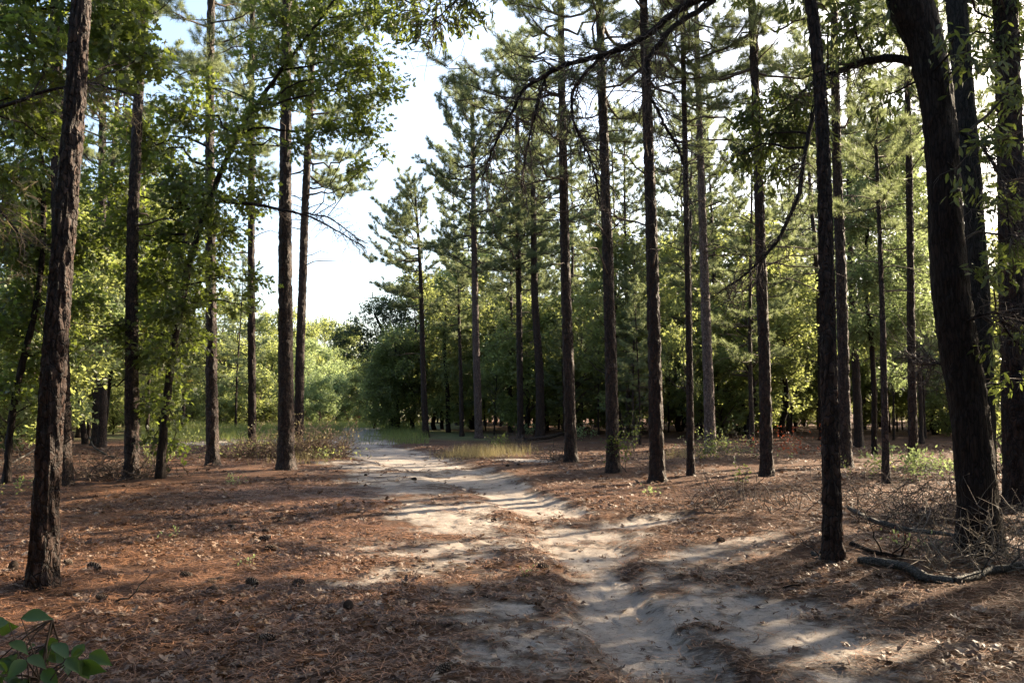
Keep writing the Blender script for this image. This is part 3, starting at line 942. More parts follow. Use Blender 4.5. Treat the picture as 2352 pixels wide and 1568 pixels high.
oak('broad layered dark oak reaching out over the far end of the track', [(905, 986), (908, 900), (900, 820), (880, 760), (860, 720)], 60, [9, 9, 8, 7, 5],
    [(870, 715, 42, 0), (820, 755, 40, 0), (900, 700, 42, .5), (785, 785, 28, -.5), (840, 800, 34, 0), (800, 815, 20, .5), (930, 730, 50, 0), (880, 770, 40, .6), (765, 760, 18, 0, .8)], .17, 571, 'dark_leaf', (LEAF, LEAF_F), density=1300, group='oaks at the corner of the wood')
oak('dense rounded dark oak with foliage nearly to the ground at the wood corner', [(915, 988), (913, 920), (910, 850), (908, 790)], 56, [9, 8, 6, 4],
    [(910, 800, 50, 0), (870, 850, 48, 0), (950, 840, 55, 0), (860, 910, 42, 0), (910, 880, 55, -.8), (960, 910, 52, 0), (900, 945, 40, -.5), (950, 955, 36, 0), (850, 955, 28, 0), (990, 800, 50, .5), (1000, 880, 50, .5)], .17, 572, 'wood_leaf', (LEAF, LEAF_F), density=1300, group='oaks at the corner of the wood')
oak('leafy oak with yellowish lower leaves behind the corner pine', [(1030, 985), (1028, 900), (1020, 800), (1024, 700)], 54, [10, 9, 7, 4],
    [(1030, 760, 55, 0), (1080, 800, 55, .5), (1040, 850, 55, -.5), (1090, 900, 50, 0), (1010, 930, 36, 0), (1130, 820, 55, 0), (1060, 940, 36, 0), (1140, 920, 45, 0), (1100, 720, 55, 0), (1170, 760, 50, 0), (990, 700, 45, 0)], .17, 573, 'wood_leaf', (LEAF, LEAF_F), density=1150, group='oaks at the corner of the wood')


# ------------------------------------------------------------------ prototypes for the wood behind
def proto_pine(seed, H, hb, Lmax, nb, r0):
    rng = np.random.default_rng(seed)
    lean = rng.normal(size=2) * .012
    ph = rng.random(2) * 6

    def axis(h):
        return np.array([lean[0] * h + .06 * math.sin(h * .45 + ph[0]), lean[1] * h + .06 * math.sin(h * .4 + ph[1]), h]), r0 * (1 - .85 * h / H)
    t = thing('pine_tree', (0, 0, 0), 'x', 'pine tree')
    trunk_mesh(axis, H, 12, .2, .03, seed).build('trunk', M['pine_bark'], t)
    pine_crown(axis, hb, H, Lmax * 1.2, int(nb * 1.25), rng, 14, 2.5, 40, .014, 1.75).build('crown', [M['needle'], M['twig']], t)
    return t


def proto_broad(seed, H, spread, hb, leaf, size, nclump, nl, stems=1, shape=(LEAF, LEAF_F)):
    rng = np.random.default_rng(seed)
    t = thing('broadleaf_tree', (0, 0, 0), 'x', 'tree')
    cr = MB()
    top = np.array([rng.normal() * .3, rng.normal() * .3, H * .82])
    n = 16
    tr = wander((0, 0, -.15), top, n, rng, .035)
    rad = np.linspace(.014 * H + .02, .02, n)
    mb = MB()
    mb.tube(tr, rad, 8, 0, .01, seed)
    mb.build('trunk', M['oak_bark'], t)
    for c in range(nclump):
        u = unit(rng.normal(size=3)) * rng.random() ** .33
        C = np.array([u[0] * spread, u[1] * spread, hb + (H - hb) * (.5 + .5 * u[2])])
        w = 1 - .45 * max(0, u[2])
        C[:2] *= w
        i0 = int(np.clip((C[2] - .35 * np.hypot(*C[:2]) - .3) / (H * .82) * n, 2, n - 1))
        W = wander(tr[i0], C, 6, rng, .1, .05)
        cr.tube(W, np.linspace(min(rad[i0] * .6, .045), .008, 6), 4, 1)
        r = spread * rng.uniform(.26, .42)
        leafy_clump(cr, C, (r, r, r * .75), nl, size, rng, W[3], *shape, up=.4)
    cr.build('crown', [M[leaf], M['twig']], t)
    return t


PP = [proto_pine(101, 19, 6.0, 2.6, 44, .15), proto_pine(102, 21, 8.0, 2.9, 44, .17), proto_pine(103, 17, 5.0, 2.4, 44, .13), proto_pine(104, 20, 6.5, 2.7, 48, .16), proto_pine(105, 13, 3.2, 1.9, 40, .09)]
PB = [proto_broad(201, 9.0, 2.6, .5, 'wood_leaf', .21, 46, 215), proto_broad(202, 7.0, 2.4, .3, 'wood_leaf', .20, 38, 215), proto_broad(203, 10.5, 2.8, .9, 'wood_leaf', .21, 46, 215), proto_broad(204, 4.2, 2.1, .1, 'wood_leaf', .17, 34, 240)]
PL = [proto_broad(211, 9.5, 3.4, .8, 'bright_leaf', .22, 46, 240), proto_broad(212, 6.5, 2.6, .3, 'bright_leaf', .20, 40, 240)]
PS = [proto_broad(221, 1.1, .55, .1, 'bright_leaf', .09, 9, 60), proto_broad(222, .8, .5, .05, 'wood_leaf', .09, 8, 60)]
PT = [proto_broad(241, 8.0, 2.6, 2.6, 'wood_leaf', .2, 20, 110), proto_broad(242, 7.0, 2.4, 1.6, 'wood_leaf', .2, 18, 120)]
for p in PT:
    p.name = 'sapling_tree'
PU = [proto_broad(231, 4.2, 2.2, .05, 'wood_leaf', .18, 34, 220), proto_broad(232, 3.2, 1.9, .0, 'wood_leaf', .18, 28, 220)]
PV = [proto_broad(233, 4.5, 2.2, .05, 'bright_leaf', .19, 34, 210)]
for p in PU + PV:
    p.name = 'bush'
_used = set()
PLACED = []


LANES = [((-3.2, 14), 1.6, 18), ((-6, 16.5), .9, 18), ((1.2, 11), .5, 16), ((5, 19), .7, 9), ((-6.5, 23.5), 1.2, 9), ((-8.5, 27), 1.0, 9), ((-1, 30), .7, 9), ((-8, 19), .8, 12)]


def in_lane(x, y):
    for (a, b), w, t0 in LANES:
        t = (x - a) * math.sin(SUN_AZ) + (y - b) * math.cos(SUN_AZ)
        if t0 < t < 48 and abs((x - a) * math.cos(SUN_AZ) - (y - b) * math.sin(SUN_AZ)) < w:
            return True
    return False


def place(protos, name, cat, x, y, rng, s=1.0, group=None, label=None, kindword=None, gap=1.6, sz=None, check=True):
    if check:
        for q in TAKEN:
            if math.hypot(q[0] - x, q[1] - y) < gap:
                return None
    TAKEN.append(np.array([x, y]))
    p = protos[rng.integers(len(protos))]
    z = ground_z(x, y)
    rz = rng.uniform(0, 6.28)
    if p.name not in _used:
        _used.add(p.name)
        p.location, p.rotation_euler, p.scale = (x, y, z), (0, 0, rz), (s, s, sz or s)
        o = p
    else:
        o = copy_tree(p, (x, y, z), rz, s, sz=sz)
    o['category'] = cat
    if group:
        o['group'] = group
    o['label'] = label or 'x'
    PLACED.append((o, x, y, kindword, label))
    return o


rng = np.random.default_rng(77)
# pines deep in the right-hand wood
cnt = 0
for _ in range(2500):
    Y = 24 + 60 * rng.random() ** .9
    px = rng.uniform(1010, 2900)
    if px < 1420 and Y < 47:
        continue
    if px < 1900 and Y < 31:
        continue
    if in_lane((px - CX) / F * Y, Y):
        continue
    if place(PP, 'pine_tree', 'pine tree', (px - CX) / F * Y, Y, rng, rng.uniform(.85, 1.1), 'pines deep in the right-hand wood', None, 'pine', 2.4):
        cnt += 1
    if cnt >= 80:
        break
# broadleaf understorey of the right-hand wood
cnt = 0
for _ in range(2500):
    Y = 40 + 55 * rng.random()
    px = rng.uniform(1000, 2750)
    if px < 1420 and Y < 51:
        continue
    if px > 1900 and rng.random() < .45:
        continue
    if place(PB, 'broadleaf_tree', 'tree', (px - CX) / F * Y, Y, rng, rng.uniform(.85, 1.45), 'broadleaf understorey of the right-hand wood', None, 'broad', 2.2):
        cnt += 1
    if cnt >= 108:
        break
# young pines and thin saplings between them
cnt = 0
for _ in range(900):
    Y = 33 + 30 * rng.random()
    px = rng.uniform(1060, 2500)
    if px < 1420 and Y < 47 or in_lane((px - CX) / F * Y, Y):
        continue
    if place(PP[4:], 'pine_tree', 'pine tree', (px - CX) / F * Y, Y, rng, rng.uniform(.4, .85), 'young pines in the right-hand wood', None, 'young', 1.6):
        cnt += 1
    if cnt >= 26:
        break
cnt = 0
for _ in range(900):
    Y = 34 + 30 * rng.random()
    px = rng.uniform(1060, 2500)
    if px < 1420 and Y < 48 or in_lane((px - CX) / F * Y, Y):
        continue
    s_ = rng.uniform(.42, .7)
    if place(PT, 'sapling_tree', 'tree', (px - CX) / F * Y, Y, rng, s_, 'thin saplings in the right-hand wood', None, 'thin', 1.6, s_ * rng.uniform(1.3, 1.8)):
        cnt += 1
    if cnt >= 26:
        break
# the dark round tree and layered oak at the corner of the wood
for px, Y, s in ((900, 58, 1.0), (860, 62, .85), (950, 56, 1.05), (1000, 59, 1.1), (1040, 54, 1.0)):
    place(PB[:3], 'broadleaf_tree', 'tree', (px - CX) / F * Y, Y, rng, s, 'rounded trees at the corner of the wood', None, 'corner', .5)
# beyond the clearing
for px, Y, s, pr in ((505, 92, 1.5, PB), (560, 96, 1.45, PB), (610, 90, 1.35, PB), (660, 98, 1.4, PB), (710, 104, 1.25, PB), (430, 88, 1.4, PB), (380, 94, 1.4, PB), (320, 90, 1.4, PB), (250, 84, 1.3, PB), (170, 86, 1.4, PB), (90, 82, 1.4, PB), (10, 80, 1.3, PB), (-60, 84, 1.4, PB),
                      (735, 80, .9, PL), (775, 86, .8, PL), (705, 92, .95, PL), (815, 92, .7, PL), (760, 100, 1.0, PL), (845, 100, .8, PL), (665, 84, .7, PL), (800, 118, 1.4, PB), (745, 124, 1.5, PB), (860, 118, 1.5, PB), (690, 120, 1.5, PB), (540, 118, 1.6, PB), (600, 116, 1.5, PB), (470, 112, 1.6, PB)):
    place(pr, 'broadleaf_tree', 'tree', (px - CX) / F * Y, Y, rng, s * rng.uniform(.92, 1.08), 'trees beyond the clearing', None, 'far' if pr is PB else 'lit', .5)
# low growth that closes the edge of the wood and of the clearing
cnt = 0
for _ in range(900):
    px = rng.uniform(880, 2750)
    Y = 44 + 50 * rng.random()
    if px < 1420 and Y < 52 or px < 1010 and Y < 64:
        continue
    if place(PU, 'bush', 'bush', (px - CX) / F * Y, Y, rng, rng.uniform(.6, 1.2), 'low growth in the right-hand wood', None, 'low', 1.6):
        cnt += 1
    if cnt >= 32:
        break
for k in range(84):
    px = rng.uniform(-150, 880)
    Y = 72 + 30 * rng.random() + (14 if px > 640 else 0)
    place(PV if (640 < px < 860 or px < 260) and rng.random() < .75 else PU, 'bush', 'bush', (px - CX) / F * Y, Y, rng, rng.uniform(.6, 1.3), 'low growth beyond the clearing', None, 'farlow', 1.2)
for k in range(44):
    px = -200 + 3100 * (k + rng.random()) / 44
    Y = 118 + 24 * rng.random()
    place(PB[:3], 'broadleaf_tree', 'tree', (px - CX) / F * Y, Y, rng, rng.uniform(1.1, 1.5), 'far trees closing the view', None, 'wall', .5)
# leafy trees on the left, behind the oaks
cnt = 0
for _ in range(300):
    Y = 24 + 46 * rng.random()
    px = rng.uniform(-250, 420)
    if px > 180 and Y < 42 or px > 330 and Y < 58:
        continue
    if place(PB + PL[:1], 'broadleaf_tree', 'tree', (px - CX) / F * Y, Y, rng, rng.uniform(.75, 1.05), 'leafy trees behind the left-hand oaks', None, 'leftbroad', 2.6):
        cnt += 1
    if cnt >= 48:
        break
for px, Y in ((235, 33), (345, 44), (60, 30), (420, 60), (100, 44), (300, 56), (-80, 34), (545, 64)):
    place(PP, 'pine_tree', 'pine tree', (px - CX) / F * Y, Y, rng, rng.uniform(.9, 1.05), 'slim pines behind the left-hand oaks', None, 'leftpine', 1.0)
# the wood carries on past the right edge of the view, which shades the near ground
for x, y, s in ((13, 13, 1), (17, 18, 1), (11.5, 16, .9), (21, 14, 1), (25, 20, 1.05), (16, 10, .9), (30, 16, 1), (23, 23, .95), (33, 21, 1), (34, 26, 1.1), (9.8, 11.5, .9), (19, 7, 1), (26, 10, 1), (36, 33, 1)):
    place(PP[:4], 'pine_tree', 'pine tree', x, y, rng, s, 'pines past the right edge of the view', 'tall pine standing past the right edge of the view', 'off', 1.0)
for x, y, s in ((10.5, 8.2, .75), (14, 15, .7), (17, 14, .9), (20, 20, .8), (12, 6, .8), (24, 17, .9)):
    place(PB, 'broadleaf_tree', 'tree', x, y, rng, s, 'understorey past the right edge of the view', 'leafy tree standing past the right edge of the view', 'off', .8)

# and the wood closes behind the viewpoint, which keeps the open sky off the shaded ground
for x, y, s in ((-7, -2, 1), (-10, 3, .9), (-5, -7, 1), (0, -9, 1), (5, -6, .95), (8, -1, 1), (-13, 8, 1), (-14, -3, 1), (3, -14, 1), (-8, -13, 1), (11, -9, 1), (-3, -18, 1), (14, 2, 1), (-19, 4, 1), (18, -5, 1), (-20, 12, 1), (9, -17, 1), (-15, -12, 1)):
    place(PP[:4], 'pine_tree', 'pine tree', x, y, rng, s, 'pines behind the viewpoint', 'tall pine standing behind the viewpoint', 'off', 1.0)
cnt = 0
for _ in range(600):
    a_, r_ = rng.uniform(math.radians(62), math.radians(305)), rng.uniform(6.5, 26)
    x, y = r_ * math.sin(a_), r_ * math.cos(a_)
    if x > 6 and y > -3 or y > 14 or (x < 0 and abs(x) < .8 * y + 4):
        continue
    if place(PB[:4], 'broadleaf_tree', 'tree', x, y, rng, rng.uniform(.9, 1.2), 'leafy trees behind the viewpoint', 'leafy tree standing behind the viewpoint', 'off', 2.3):
        cnt += 1
    if cnt >= 55:
        break

# labels for the copies: by the named trunk they show beside
ORD = ['first', 'second', 'third', 'fourth', 'fifth', 'sixth', 'seventh', 'eighth', 'ninth', 'tenth', 'eleventh', 'twelfth', 'thirteenth', 'fourteenth', 'fifteenth']
WORDS = {'young': 'young pine in the wood, {} one {} of {}', 'thin': 'thin leafy sapling in the wood, {} one {} of {}', 'low': 'low leafy growth in the wood, {} one {} of {}', 'farlow': 'low bush beyond the clearing, {} one {} of {}', 'wall': 'farthest dim tree, {} one {} of {}', 'pine': 'shaded pine in the wood, {} one {} of {}', 'broad': 'dark understorey tree, {} one {} of {}', 'corner': 'rounded dark tree at the wood corner, {} one {} of {}',
         'far': 'green tree beyond the clearing, {} one {} of {}', 'lit': 'bright sunlit tree beyond the clearing, {} one {} of {}', 'leftbroad': 'leafy backlit tree behind the oaks, {} one {} of {}',
         'leftpine': 'slim background pine on the left, {} one {} of {}'}
buckets = {}
for o, x, y, kw, lab in PLACED:
    if lab:
        continue
    px = CX + x / y * F
    refs = REFS
    r = min(refs, key=lambda q: abs(q[0] - px))
    side = 'left' if px < r[0] else 'right'
    buckets.setdefault((kw, r[1], side), []).append((abs(px - r[0]), o))
for (kw, ref, side), lst in buckets.items():
    for i, (d, o) in enumerate(sorted(lst, key=lambda q: q[0])):
        o['label'] = WORDS[kw].format(ORD[min(i, len(ORD) - 1)], side, ref)

exec_small = True
# ------------------------------------------------------------------ ground litter (nobody could count it)
def view_points(n, rng, dmin, dmax, pw=1.0, spread=.70):
    y = dmin + (dmax - dmin) * rng.random(n) ** pw
    x = rng.uniform(-spread, spread, n) * (y + 1.2)
    return x, y


def zs(x, y):
    s = sand_at(x, y)
    return height(x, y) + micro(x, y, s), s


def scatter_leaves(n, dmin, dmax, size, rng, mb, pw):
    x, y = view_points(n, rng, dmin, dmax, pw)
    z, s = zs(x, y)
    keep = rng.random(n) > np.clip(s * 1.0, 0, .92)
    keep &= fbm(x * .8, y * .8, 3, 61) + .22 * rng.random(n) > .53
    x, y, z = x[keep], y[keep], z[keep]
    k = len(x)
    a = rng.uniform(0, 6.28, k)
    ax = np.stack([np.cos(a), np.sin(a), rng.normal(size=k) * .28], -1)
    T = np.array(OAK)
    T[:, 2] = T[:, 0] ** 2 * 1.1 - .1 + .25 * (T[:, 1] - .5) ** 2
    T2 = T.copy()
    T2[:, 2] = -T[:, 2] + .05
    for tt, sel in ((T, rng.random(k) < .5), (T2, None)):
        sl = sel if sel is not None else ~last
        last = sl
        mb.leaves(np.stack([x, y, z + .012 + rng.random(k) * .02], -1)[sl], ax[sl], size * rng.uniform(.55, 1.15, sl.sum()), tt, OAK_F, rng, 0, .72, (rng.random(k) ** 1.3)[sl])


rng = np.random.default_rng(303)
mb = MB()
scatter_leaves(22000, 3.5, 14, .095, rng, mb, .85)
scatter_leaves(20000, 12, 34, .13, rng, mb, .9)
tag(mb.build('fallen_leaves', M['litter_leaf']), kind='stuff')

mb = MB()
n = 170000
x, y = view_points(n, rng, 3.6, 17, .75)
z, s = zs(x, y)
keep = (rng.random(n) > .06 + s * .90) & (fbm(x * 1.3, y * 1.3, 3, 71) > .36)
x, y, z = x[keep], y[keep], z[keep]
k = len(x)
a = rng.uniform(0, 6.28, k)
ax = np.stack([np.cos(a), np.sin(a), rng.normal(size=k) * .10], -1)
mb.leaves(np.stack([x, y, z + .008 + .02 * rng.random(k)], -1), ax, rng.uniform(.1, .2, k), NEEDLE, NEEDLE_F, rng, 0, .85, rng.random(k), .0042 + .0005 * y)
tag(mb.build('pine_straw_litter', M['straw']), kind='stuff')


def grass_patch(name, mat, n, fn, rng, hmin, hmax, w):
    x, y = fn(n)
    z, s = zs(x, y)
    keep = rng.random(len(x)) > s * .9
    x, y, z = x[keep], y[keep], z[keep]
    k = len(x)
    ax = np.stack([rng.normal(size=k) * .28, rng.normal(size=k) * .28, np.ones(k)], -1)
    mb = MB()
    T = [(-.5, 0, 0), (.5, 0, 0), (.35, .55, .06), (0, 1, .25), (-.35, .55, .06)]
    mb.leaves(np.stack([x, y, z - .01], -1), ax, rng.uniform(hmin, hmax, k), T, [[0, 1, 2, 4], [4, 2, 3]], rng, 0, .0, rng.random(k), np.full(k, w))
    return tag(mb.build(name, mat), kind='stuff')


def clearing(n):
    y = 36 + 52 * rng.random(n) ** .9
    px = rng.uniform(330, 985, n)
    x = (px - CX) / F * y
    k = fbm(x * .35, y * .35, 3, 41) > .36
    return x[k], y[k]


def patch_fn(spots):
    def fn(n):
        X, Yy = [], []
        for px, py, rx, ry, w in spots:
            c = on_ground(px, py)
            m = int(n * w)
            u = rng.normal(size=(m, 2)) * .5
            X.append(c[0] + u[:, 0] * rx)
            Yy.append(c[1] + u[:, 1] * ry)
        return np.concatenate(X), np.concatenate(Yy)
    return fn


grass_patch('clearing_grass', M['grass'], 42000, clearing, rng, .15, .55, .018)
grass_patch('dry_grass', M['dry_grass'], 2600, patch_fn([(1110, 1046, 1.3, 1.6, .5), (1060, 1048, 1.0, 1.0, .2), (1170, 1038, 1.0, 1.2, .15), (1560, 1050, 1.5, 1.5, .08), (700, 1060, 1.0, 1.5, .07)]), rng, .15, .5, .008)


# ------------------------------------------------------------------ pine cones
def cone_mesh():
    rng = np.random.default_rng(9)
    mb = MB()
    # scales in a spiral round an axis lying along x
    core = np.stack([np.linspace(-.045, .045, 8), np.zeros(8), np.zeros(8)], -1)
    mb.tube(core, [.008, .018, .022, .022, .02, .016, .011, .005], 8, 0)
    n = 78
    for i in range(n):
        t = i / n
        a = i * 2.39996
        xx = -.042 + .09 * t
        r = .012 + .026 * math.sin(math.pi * min(1, .18 + t * .82)) ** .8
        d = np.array([.35 + .9 * t, math.cos(a), math.sin(a)])
        d /= np.linalg.norm(d)
        p0 = np.array([xx, math.cos(a) * .008, math.sin(a) * .008])
        side = np.cross(d, [1, 0, 0])
        side /= np.linalg.norm(side)
        up = np.cross(side, d)
        w, L = .010, r
        ring = []
        for f, ww, th in ((0, .4, .003), (.7, 1, .0035), (1.0, .75, .004)):
            c = p0 + d * L * f
            ring += [c - side * w * ww - up * th * .5, c + side * w * ww - up * th * .5, c + side * w * ww * .7 + up * th, c - side * w * ww * .7 + up * th]
        ff = []
        for q in range(2):
            b = q * 4
            ff += [[b + j, b + (j + 1) % 4, b + 4 + (j + 1) % 4, b + 4 + j] for j in range(4)]
        mb.add(ring, ff, 0)
        mb.add(ring[8:], [[0, 1, 2, 3]], 1)
    return mb


cone_px = [(517, 1183, 'beside the path edge under the slim pine'), (643, 1197, 'alone on bare straw left of the track'), (530, 1213, 'just below the cone under the slim pine'), (612, 1224, 'near two others on the sunny straw'), (586, 1237, 'dark and half buried on the sunny straw'),
           (604, 1244, 'touching a dark neighbour on the straw'), (620, 1264, 'at the edge of the sunny band'), (205, 1250, 'right of the leaning pine trunk'), (312, 1250, 'between curled leaves behind the sunny band'), (425, 1326, 'big and open among bright leaves'), (483, 1338, 'open in the sun behind a row of leaves'), (505, 1333, 'leaning on another open cone'),
           (215, 1311, 'beside the foot of the leaning pine'), (158, 1297, 'close to the flared foot of the leaning pine'), (578, 1343, 'lying crosswise in the lit strip'), (684, 1345, 'dark upright one at the end of the lit strip'), (488, 1360, 'shaded and round below the lit strip'), (556, 1371, 'pair member in the shade below the strip'),
           (235, 1378, 'shaded, lying long beside a pale stick'), (360, 1398, 'large shaded one in the open left litter'), (459, 1426, 'darkest one standing on end in shade'), (617, 1474, 'shaded one nearest the lower litter'), (1655, 1244, 'single one on the bare sand slope'), (1135, 1198, 'dark one on the middle straw ridge'),
           (1020, 1545, 'cut by the lower edge near bare sand'), (1166, 1070, 'small one at the far bend of the sand'), (1191, 1067, 'small one left of the red footed pine'), (840, 1092, 'small dark one on the far straw'), (952, 1102, 'small one at the far left track side'),
           (30, 1310, 'left of the leaning pine foot'), (1245, 1310, 'dark one at the head of the needle ridge'), (705, 1190, 'dark one in the shade stripes left of the track'), (800, 1400, 'shaded one in the middle litter')]
rng = np.random.default_rng(404)
cone0 = cone_mesh().build('pine_cone', [M['cone'], M['cone_tip']])
for i, (px, py, lab) in enumerate(cone_px):
    c = cone0 if i == 0 else cone0.copy()
    if i:
        COL.objects.link(c)
    g = on_ground(px, py)
    s = rng.uniform(.65, 1.25)
    c.location = (g[0], g[1], g[2] + rng.uniform(.016, .032) * s)
    c.rotation_euler = (rng.uniform(0, 6), rng.uniform(-.5, .3), rng.uniform(0, 6.28))
    c.scale = (s * 1.25, s, s * .92)
    tag(c, 'brown pine cone, ' + lab, 'pine cone', 'pine cones lying on the forest floor')


# ------------------------------------------------------------------ fallen wood and brush
def fallen(label, pts, mat, seed, twigs=0, rough=.012, name='fallen_branch', cat='branch', group='fallen branches on the forest floor', lift=.6):
    """pts: (px, py, radius m, extra height)"""
    rng = np.random.default_rng(seed)
    P, R = [], []
    for px, py, r, ez in pts:
        g = on_ground(px, py)
        g[2] += r * lift + ez
        P.append(g); R.append(r)
    P, R = np.array(P), np.array(R) * .72
    m = 18 * len(P)
    ss, ff = np.linspace(0, 1, len(P)), np.linspace(0, 1, m)
    B = np.stack([np.interp(ff, ss, P[:, i]) for i in range(3)], -1)
    for i in range(3):
        pad = np.concatenate([2 * B[0, i] - B[5:0:-1, i], B[:, i], 2 * B[-1, i] - B[-2:-7:-1, i]])
        B[:, i] = np.convolve(pad, np.ones(11) / 11, 'valid')
    base = B[0].copy()
    t = thing(name, base, label, cat, group)
    mb = MB()
    mb.tube(B, np.interp(ff, ss, R), 14, 0, rough, seed)
    mb.v[0] = mb.v[0]
    # close the near end
    nv = 14
    mb.f.append(np.arange(nv)[None, ::-1]); mb.m.append(np.zeros(1, int)); mb.s.append(np.array([False]))
    shift(mb, base).build('stem', M[mat], t)
    for q in range(twigs):
        i0 = rng.integers(m // 4, m)
        dv = unit(B[min(i0 + 3, m - 1)] - B[max(i0 - 3, 0)])
        L = rng.uniform(.25, .8)
        e = B[i0] + unit(dv * .8 + rng.normal(size=3) * .6 + np.array([0, 0, .05])) * L * .8
        e[2] = max(e[2], ground_z(e[0], e[1]) + .02)
        W = wander(B[i0], e, 7, rng, .14)
        tw = MB()
        tw.tube(W, np.linspace(.009, .003, 7), 5, 0)
        shift(tw, base).build('twig', M[mat], t)
    return t


fallen('long grey fallen limb snaking along the ground in front of the massive oak', [(1972, 1292, .05, .02), (2030, 1306, .062, .02), (2085, 1318, .058, .03), (2130, 1340, .06, .0), (2200, 1345, .055, .0), (2270, 1325, .05, .02), (2360, 1310, .05, .03), (2450, 1290, .045, 0)], 'log_bark', 61, 8)
fallen('straight grey fallen pole resting between the dark slim pine and the massive oak', [(1950, 1190, .035, .12), (2000, 1212, .04, .08), (2080, 1224, .038, .05), (2220, 1240, .03, .02)], 'log_bark', 62, 5)
fallen('short broken grey stick at the foot of the dark slim pine', [(1865, 1272, .03, 0), (1890, 1285, .03, 0), (1918, 1300, .02, 0)], 'log_bark', 63, 2)
fallen('dark rotting limb lying behind the dark slim pine', [(1955, 1255, .035, .0), (2010, 1270, .03, .0), (2075, 1282, .02, 0)], 'oak_bark', 64, 3)
fallen('mossy dark fallen log behind the red footed pine', [(1205, 1016, .12, .05), (1260, 1014, .14, .12), (1310, 1003, .11, .25), (1350, 998, .08, .35)], 'oak_bark', 65, 3)
fallen('thin dead branch lying along the brush left of the crooked oak', [(205, 1100, .02, .05), (260, 1085, .022, .2), (330, 1065, .015, .3), (355, 1060, .01, .35)], 'oak_bark', 66, 6)
fallen('pale bare fallen branch among the brush by the thin oak', [(25, 1068, .03, .03), (75, 1052, .03, .2), (105, 1030, .02, .35)], 'log_bark', 67, 7)
fallen('curved pale branch lying near the broken post', [(205, 1018, .04, .25), (215, 1032, .04, .05), (250, 1048, .03, 0), (280, 1055, .02, 0)], 'log_bark', 68, 3)
fallen('small forked stick on the bare sand slope', [(1750, 1355, .008, 0), (1790, 1350, .01, 0), (1830, 1358, .008, 0)], 'oak_bark', 69, 1, .002)
fallen('little pale stick on the shaded straw left of the track', [(238, 1372, .008, 0), (255, 1380, .009, 0), (275, 1385, .008, 0)], 'log_bark', 70, 1, .002)


def brush(label, px, py, rx, ry, h, n, mat, seed, curl=.2, thick=.006, leaf=None, nleaf=0, up=.6):
    rng = np.random.default_rng(seed)
    base = on_ground(px, py)
    mb = MB()
    pos, axs = [], []
    for i in range(n):
        u = np.clip(rng.normal(size=2) * .42, -.8, .8)
        p0 = np.array([u[0] * rx, u[1] * ry, 0])
        p0[2] = ground_z(base[0] + p0[0], base[1] + p0[1]) - base[2] + rng.random() ** 2 * h * .35
        d = unit(np.array([rng.normal(), rng.normal(), rng.uniform(-.1, up * 2)]))
        L = rng.uniform(.3, 1.0) * (h * 1.3 + .25)
        W = wander(p0, p0 + d * L, 7, rng, curl, .05)
        W[:, 2] = np.maximum(W[:, 2], p0[2] * 0 + .004)
        r = thick * rng.uniform(.5, 1.3)
        mb.tube(W, np.linspace(r, r * .35, 7), 4, 0, tint=rng.random())
        for q in range(2):
            i0 = rng.integers(2, 6)
            e = W[i0] + unit(d + rng.normal(size=3) * .8) * L * rng.uniform(.15, .4)
            mb.tube(np.array([W[i0], (W[i0] + e) / 2 + rng.normal(size=3) * .02, e]), [r * .5, r * .4, r * .25], 3, 0, tint=rng.random())
            pos.append(e); axs.append(e - W[i0])
    if leaf:
        idx = rng.integers(0, len(pos), nleaf)
        P = np.array(pos)[idx] + rng.normal(size=(nleaf, 3)) * .05
        mb.leaves(P, np.array(axs)[idx] + rng.normal(size=(nleaf, 3)) * .1, rng.uniform(.04, .09, nleaf), LEAF, LEAF_F, rng, 1, .4)
    o = mb.build('brush_pile', [M[mat]] + ([M[leaf]] if leaf else []), None, base)
    tag(o, label, 'brush pile', 'piles of dry brush')
    return o


brush('tangle of pale grey dead twigs at the foot of the massive oak', 2275, 1300, .85, .6, .55, 110, 'dead_twig', 81, .22, .006)
brush('low spread of dark twigs in front of the bright edged pine', 1720, 1165, 1.6, 1.0, .35, 90, 'twig', 82, .2, .007)
brush('dark loose twigs heaped between the dark slim pine and the stubby shoot pine', 2060, 1150, 1.8, 1.3, .4, 110, 'twig', 83, .2, .008)
brush('dry brown brush heaped around the biggest verge pine', 700, 1048, 1.7, .8, .9, 330, 'brown_twig', 84, .2, .012, 'dry_grass', 900)
brush('low dry brush stretching left of the biggest verge pine', 560, 1050, 1.8, .8, .6, 150, 'brown_twig', 85, .2, .012, 'wood_leaf', 300)
brush('tangled dead twigs around the foot of the rugged pine', 270, 1095, 1.7, 1.0, .5, 170, 'brown_twig', 86, .2, .012)
brush('pale twig heap beneath the thin oak at the left edge', 40, 1080, 1.4, 1.2, .5, 120, 'dead_twig', 87, .2, .007)
brush('dark debris heap beside the red footed pine', 1275, 1058, .5, .4, .3, 40, 'twig', 88, .2, .012)
brush('dark twig heap by the mossy fallen log', 1170, 1018, 1.6, .9, .5, 90, 'twig', 89, .2, .01)
brush('thin grey brush behind the slender dark pine', 1660, 1048, 1.8, 1.0, .8, 80, 'dead_twig', 90, .18, .006, 'bright_leaf', 260)
brush('rusty bracken heap behind the bright edged pine', 1820, 1042, 1.5, .8, .6, 110, 'dead_twig', 91, .2, .006, 'red_leaf', 500)
brush('dark twig tangle behind the fallen pole and before the massive oak', 2130, 1205, 1.0, .7, .4, 130, 'twig', 93, .2, .007)
brush('grey twigs sprawling at the right edge under the heavy pine', 2340, 1215, .8, .7, .4, 60, 'dead_twig', 92, .22, .006)


